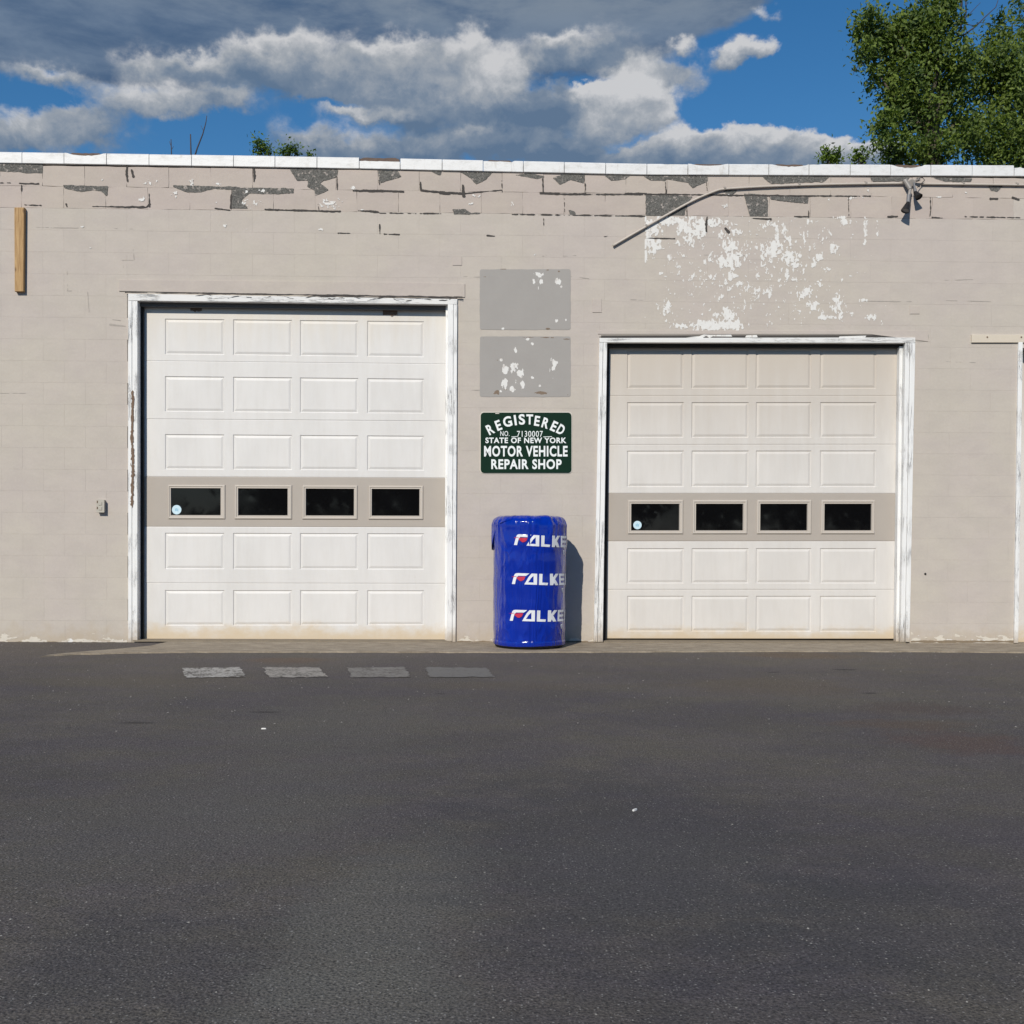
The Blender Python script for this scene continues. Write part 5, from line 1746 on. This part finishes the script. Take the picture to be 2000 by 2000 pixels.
    cone('lamp_shade', q(1787, 375, -0.0770), q(1795, 385, -0.1183), .018, .046, mk, 24, False).modifiers.new('thickness', 'SOLIDIFY').thickness = .003
    cone('lamp', q(1788, 377, -0.0825), q(1794, 384, -0.1128), .018, .044, mk, 18)
    # loose wire from the box
    v, f = tube_verts([q(1790, 348, -.05), q(1802, 347, -.06), q(1806, 352, -.05), q(1798, 360, -.04), q(1792, 366, -.05)], [.004] * 5, 6)
    o = mesh_obj('loose_wire', v, f, mk, None, True); attach(o, root)
build_fixtures()

# ------------------------------------------------------------------ trees
def leaf_mat(name, dark, light):
    m, t, b = material(name)
    p = t.pos()
    n = t.noise(p, 2.2, 5, .65)
    n2 = t.noise(p, 23, 2, .5)
    c = t.mix(t.ramp(t.math('ADD', t.math('MULTIPLY', n, .6), t.math('MULTIPLY', n2, .4)), .36, .64), dark, light)
    t.put(b.inputs['Base Color'], c)
    b.inputs['Roughness'].default_value = .6
    b.inputs['Specular IOR Level'].default_value = .35
    tr = t.n.new('ShaderNodeBsdfTranslucent')
    t.put(tr.inputs['Color'], t.mul(c, (1.5, 1.7, .7)))
    mx = t.n.new('ShaderNodeMixShader'); mx.inputs[0].default_value = .28
    out = m.node_tree.nodes['Material Output']
    t.l.new(b.outputs[0], mx.inputs[1]); t.l.new(tr.outputs[0], mx.inputs[2]); t.l.new(mx.outputs[0], out.inputs[0])
    return m
M_LEAF = leaf_mat('broad_leaves', (.024, .054, .010), (.175, .235, .042))
M_LEAF2 = leaf_mat('small_leaves', (.030, .068, .010), (.125, .19, .022))
M_BARK = simple('grey_brown_bark', (.075, .06, .045), .9, .35, 12, .8, 30)
M_TWIG = simple('dark_twig', (.055, .048, .055), .9, .3, 20, .3)

def leaves(name, clumps, size, mat_, parent, seed, dense=1.0):
    r = np.random.default_rng(seed)
    allc = []
    for (c, rx, ry, rz, n) in clumps:
        u = r.normal(size=(n, 3)); u /= np.linalg.norm(u, axis=1)[:, None]
        rad = r.random(n) ** .42
        # twig-wise bunching
        q = u * rad[:, None] * np.array([rx, ry, rz])
        allc.append(q + np.array(c))
    C = np.concatenate(allc)
    if dense > 1: C = np.concatenate([C, C[r.permutation(len(C))[:int(len(C) * (dense - 1))]] + r.normal(size=(int(len(C) * (dense - 1)), 3)) * size * 1.2])
    # bunch leaves round twig ends
    n = len(C)
    tw = r.integers(0, n, n)
    keep = r.random(n) < .55
    C[keep] = C[tw[keep]] + r.normal(size=(keep.sum(), 3)) * size * 1.5
    D = r.normal(size=(n, 3)); D[:, 2] -= .35; D /= np.linalg.norm(D, axis=1)[:, None]      # leaf axis, drooping a little
    N = r.normal(size=(n, 3)); N[:, 2] += 1.0; N[:, 1] -= 1.1; N[:, 0] -= .4
    Sd = np.cross(D, N); Sd /= np.linalg.norm(Sd, axis=1)[:, None] + 1e-9
    Up = np.cross(Sd, D)
    s = size * (0.55 + 1.0 * r.random(n))[:, None]
    A = C - D * s * .55; B = C + Sd * s * .27 + Up * s * .10; T = C + D * s * .62; E = C - Sd * s * .27 + Up * s * .10
    V = np.stack([A, B, T, E], 1).reshape(-1, 3)
    me = bpy.data.meshes.new(name)
    me.vertices.add(len(V)); me.vertices.foreach_set('co', V.astype(np.float32).ravel())
    me.loops.add(n * 6); me.polygons.add(n * 2)
    idx = (np.arange(n) * 4)[:, None] + np.array([0, 1, 2, 0, 2, 3])[None]
    me.loops.foreach_set('vertex_index', idx.astype(np.int32).ravel())
    me.polygons.foreach_set('loop_start', np.arange(0, n * 6, 3, dtype=np.int32))
    me.polygons.foreach_set('loop_total', np.full(n * 2, 3, np.int32))
    me.update(); me.validate()
    me.materials.append(mat_)
    o = link(name, me); attach(o, parent)
    return o

def limb(v, f, a, b, ra, rb, seg=7, wob=.06, n=6, seed=0):
    r = random.Random(seed)
    L_ = (b - a).length
    path = []
    for i in range(n + 1):
        u = i / n
        q = a + (b - a) * u
        w = wob * L_ * math.sin(math.pi * u)
        path.append(q + Vector((noise.noise((u * 3, seed, 0)), noise.noise((u * 3, seed, 5)), noise.noise((u * 3, seed, 9)) * .5)) * w)
    tube_verts(path, [ra + (rb - ra) * i / n for i in range(n + 1)], seg, v, f)

def build_trees():
    Yt = 14.0
    k = (Yt - CAM.y) / F              # metres per photo pixel at that distance
    T = lambda x, y, dy=0.0: P(x, y, Yt + dy)
    # big broadleaf behind the right end of the roof
    base = T(1822, 300); base = Vector((base.x, Yt, 0))
    t1 = thing('broadleaf_tree', base, 'large leafy tree with drooping crown rising behind the roof at upper right', 'tree', 'trees behind the garage')
    v, f = [], []
    fork = T(1822, 250)
    limb(v, f, base, fork, .26, .16, 10, .03, 8, 1)
    o = mesh_obj('trunk', v, f, M_BARK, None, True); attach(o, t1)
    ends = [(1690, 60), (1755, 60), (1800, 40), (1850, 10), (1720, 150), (1770, 170), (1740, 260), (1860, 150), (1830, 90), (1790, 300), (1880, 230)]
    for i, (x, y) in enumerate(ends):
        v, f = [], []
        limb(v, f, fork + Vector((0, 0, -.3 * (i % 3))), T(x, y, random.uniform(-.8, .8)), .085, .014, 6, .10, 8, 10 + i)
        o = mesh_obj('limb', v, f, M_BARK, None, True); attach(o, t1)
    cl = []
    for (x, y, rx, ry, n) in ((1698, 60, 26, 32, 520), (1680, 48, 11, 12, 120), (1700, 25, 16, 14, 140), (1735, 75, 40, 36, 900), (1698, 100, 23, 22, 360), (1682, 110, 9, 12, 60), (1765, 55, 36, 30, 700), (1800, 60, 40, 42, 1000), (1830, 25, 42, 40, 1000), (1800, 110, 60, 50, 1700), (1850, -30, 50, 50, 900), (1858, 50, 20, 38, 260),
                              (1735, 140, 36, 40, 800), (1708, 145, 12, 14, 70), (1770, 170, 46, 50, 1300), (1752, 205, 24, 30, 380), (1700, 172, 8, 8, 26), (1736, 240, 30, 26, 420), (1716, 245, 12, 20, 110), (1728, 275, 26, 20, 260), (1765, 290, 36, 34, 700), (1800, 230, 44, 44, 1000), (1850, 130, 44, 60, 1200), (1845, 200, 40, 40, 700),
                              (1830, 290, 40, 36, 700), (1878, 120, 20, 24, 220), (1886, 92, 10, 10, 40), (1880, 260, 40, 40, 700), (1745, 312, 18, 16, 160), (1800, 330, 60, 40, 700), (1870, 180, 24, 24, 160)):
        cl.append((T(x, y, random.uniform(-.5, .5)), rx * k, random.uniform(.55, 1.0) * max(rx, ry) * k + .35, ry * k, n))
    # crown above the picture and below the roof line
    for (x, y, rx, ry, n) in ((1800, -120, 110, 80, 1600), (1880, -190, 90, 80, 1200), (1820, 400, 110, 60, 900)):
        cl.append((T(x, y), rx * k, 1.5, ry * k, n))
    leaves('crown', cl, .088, M_LEAF, t1, 21, 1.3)
    # bare dead branches in the gap
    v, f = [], []
    for (pts, r0, r1) in (([(1868, 80), (1880, 40), (1887, 25), (1886, -20)], .022, .012), ([(1884, 35), (1893, 28), (1908, 12), (1915, 5)], .012, .004), ([(1880, 70), (1905, 52), (1922, 35), (1945, 14), (1950, -2)], .020, .006), ([(1880, 46), (1902, 50), (1915, 44), (1940, 46)], .010, .004),
                          ([(1885, 108), (1898, 112), (1915, 104)], .010, .004), ([(1877, 20), (1878, 4), (1876, -20)], .03, .02), ([(1700, 120), (1680, 125), (1668, 140), (1667, 146)], .012, .004)):
        v, f = [], []
        path = [T(x, y, -.2) for x, y in pts]
        tube_verts(path, [r0 + (r1 - r0) * i / (len(path) - 1) for i in range(len(path))], 6, v, f)
        o = mesh_obj('dead_branch', v, f, M_TWIG, None, True); attach(o, t1)
    # second tree further right
    base = T(2010, 300); base = Vector((base.x, Yt + 1.5, 0))
    t2 = thing('broadleaf_tree', base, 'leafy tree cut by the right edge of the picture, behind the roof', 'tree', 'trees behind the garage')
    v, f = [], []
    fork = T(2010, 260, 1.5)
    limb(v, f, base, fork, .24, .15, 10, .03, 8, 3)
    o = mesh_obj('trunk', v, f, M_BARK, None, True); attach(o, t2)
    for i, (x, y) in enumerate(((1955, 60), (1925, 130), (1990, 100), (2040, 40), (1900, 230), (1960, 200), (2060, 150))):
        v, f = [], []
        limb(v, f, fork + Vector((0, 0, -.2 * (i % 3))), T(x, y, 1.5), .08, .014, 6, .10, 8, 40 + i)
        o = mesh_obj('limb', v, f, M_BARK, None, True); attach(o, t2)
    cl = []
    for (x, y, rx, ry, n) in ((1953, 45, 12, 22, 150), (1950, 80, 22, 24, 320), (1935, 70, 12, 14, 70), (1930, 115, 36, 26, 620), (1965, 120, 30, 34, 650), (1990, 90, 18, 30, 260), (1998, 60, 12, 18, 110), (1895, 140, 26, 24, 340), (1955, 170, 50, 40, 1300), (1985, 200, 40, 60, 1200), (1905, 175, 26, 20, 260), (1895, 240, 40, 30, 620),
                              (1940, 270, 60, 40, 1400), (1990, 290, 50, 50, 1200), (1940, 320, 70, 30, 900), (1980, 150, 30, 40, 500), (2050, 120, 70, 90, 1700), (2070, 260, 80, 70, 1600), (2040, 0, 70, 60, 1000), (1950, 225, 30, 24, 300), (1960, 400, 120, 50, 900)):
        cl.append((T(x, y, 1.2 + random.uniform(-.5, .5)), rx * k, random.uniform(.6, 1.0) * max(rx, ry) * k + .35, ry * k, n))
    leaves('crown', cl, .086, M_LEAF, t2, 22, 1.25)
    # slender tree tops just over the coping
    def top(name, label, px, tips, Y, seed, size=.07, mat_=M_LEAF2, group='tree tops over the parapet', cat='tree'):
        g = P(px, 330, Y); b0 = Vector((g.x, Y, 0))
        t = thing(name, b0, label, cat, group)
        v, f = [], []
        limb(v, f, b0, P(px, 322, Y), .09, .03, 7, .02, 8, seed)
        o = mesh_obj('trunk', v, f, M_BARK, None, True); attach(o, t)
        kk = (Y - CAM.y) / F
        cl = []
        v, f = [], []
        for (x, y, rx, ry, n) in tips:
            limb(v, f, P(px, 325, Y), P(x, y, Y), .014, .004, 5, .08, 5, seed + int(x))
            cl.append((P(x, y, Y), rx * kk * .8, max(rx, ry) * kk * .8, ry * kk * .8, int(n * 1.3)))
        o = mesh_obj('twig', v, f, M_TWIG, None, True); attach(o, t)
        cl.append((P(px, 380, Y), 40 * kk, 40 * kk, 40 * kk, 300))
        leaves('crown', cl, size, mat_, t, seed)
    top('young_tree', 'bushy green tree top peeping over the coping, left of the two at right', 1622, [(1612, 298, 8, 12, 60), (1622, 306, 16, 12, 150), (1636, 305, 8, 10, 60), (1610, 312, 10, 8, 60), (1630, 314, 14, 8, 90), (1640, 299, 3, 5, 10)], 15, 51)
    top('young_tree', 'sparse green tree top over the coping beside the large tree', 1682, [(1673, 296, 6, 9, 34), (1672, 310, 10, 10, 70), (1684, 313, 8, 8, 44), (1694, 305, 6, 10, 40), (1697, 297, 3, 5, 10), (1680, 304, 6, 6, 24)], 15, 52)
    top('young_tree', 'dark green tree top over the coping above the tall door, left of the pair', 516, [(508, 281, 8, 10, 70), (516, 290, 12, 10, 110), (506, 298, 9, 8, 60), (526, 299, 10, 7, 50), (500, 276, 4, 4, 14)], 17, 53)
    top('young_tree', 'dark green tree top over the coping above the tall door, right of the pair', 562, [(552, 297, 9, 7, 50), (563, 289, 8, 9, 60), (574, 292, 9, 8, 60), (578, 299, 10, 6, 50), (605, 303, 10, 4, 44), (560, 300, 12, 6, 60)], 17, 54)
    # bare twigs showing over the roof at left
    for (px, label, lines) in ((385, 'bare forked twig of a dead sapling standing over the roof at left', [([(376, 330), (373, 300), (372, 262)], .020, .012), ([(376, 320), (385, 290), (396, 262), (402, 240), (404, 226)], .018, .006), ([(398, 256), (392, 245)], .006, .003)]),
                               (335, 'short bare twig standing over the roof at far left', [([(335, 330), (335, 300), (334, 272)], .014, .008), ([(334, 285), (331, 276)], .006, .004), ([(335, 292), (339, 286)], .006, .004)])):
        Y = 13
        g = P(px, 330, Y)
        t = thing('dead_sapling', (g.x, Y, 0), label, 'dead sapling')
        v, f = [], []
        limb(v, f, Vector((g.x, Y, 0)), P(lines[0][0][0][0], 330, Y), .05, .02, 7, .02, 8, px)
        o = mesh_obj('stem', v, f, M_TWIG, None, True); attach(o, t)
        v, f = [], []
        for pts, r0, r1 in lines:
            path = [P(x, y, Y) for x, y in pts]
            tube_verts(path, [r0 + (r1 - r0) * i / (len(path) - 1) for i in range(len(path))], 6, v, f)
        o = mesh_obj('twig', v, f, M_TWIG, None, True); attach(o, t)
    # across the street, seen only as reflections in the door glass
    r = random.Random(77)
    wood = bpy.data.objects.new('far_tree_line', None); COL.objects.link(wood)
    wood.location = (0, -48, 0); wood['kind'] = 'stuff'
    cl = []
    for i in range(26):
        x = -14.2 + i * 1.55 + r.uniform(-.6, .6)
        h = r.uniform(6, 10) if x > -11.5 else r.uniform(1.4, 2.6)
        cl.append((Vector((x, -48 + r.uniform(-1.5, 1.5), h * .55)), 1.7, 1.7, h * .45, 520))
    cl.append((Vector((-13.0, -47.5, 4.9)), .9, .9, .5, 26))
    leaves('foliage', cl, .55, simple('shaded_leaves', (.018, .035, .012), .8, .3, 3, 0), wood, 31)
    v, f = [], []
    tube_verts([Vector((-15.6, -44, 0)), Vector((-15.6, -44, 10))], [.16, .11], 10, v, f)
    pole = mesh_obj('utility_pole', v, f, M_BARK, None, True)
    tag(pole, 'round timber utility pole across the lot, mirrored in the tall door window', 'utility pole')
build_trees()
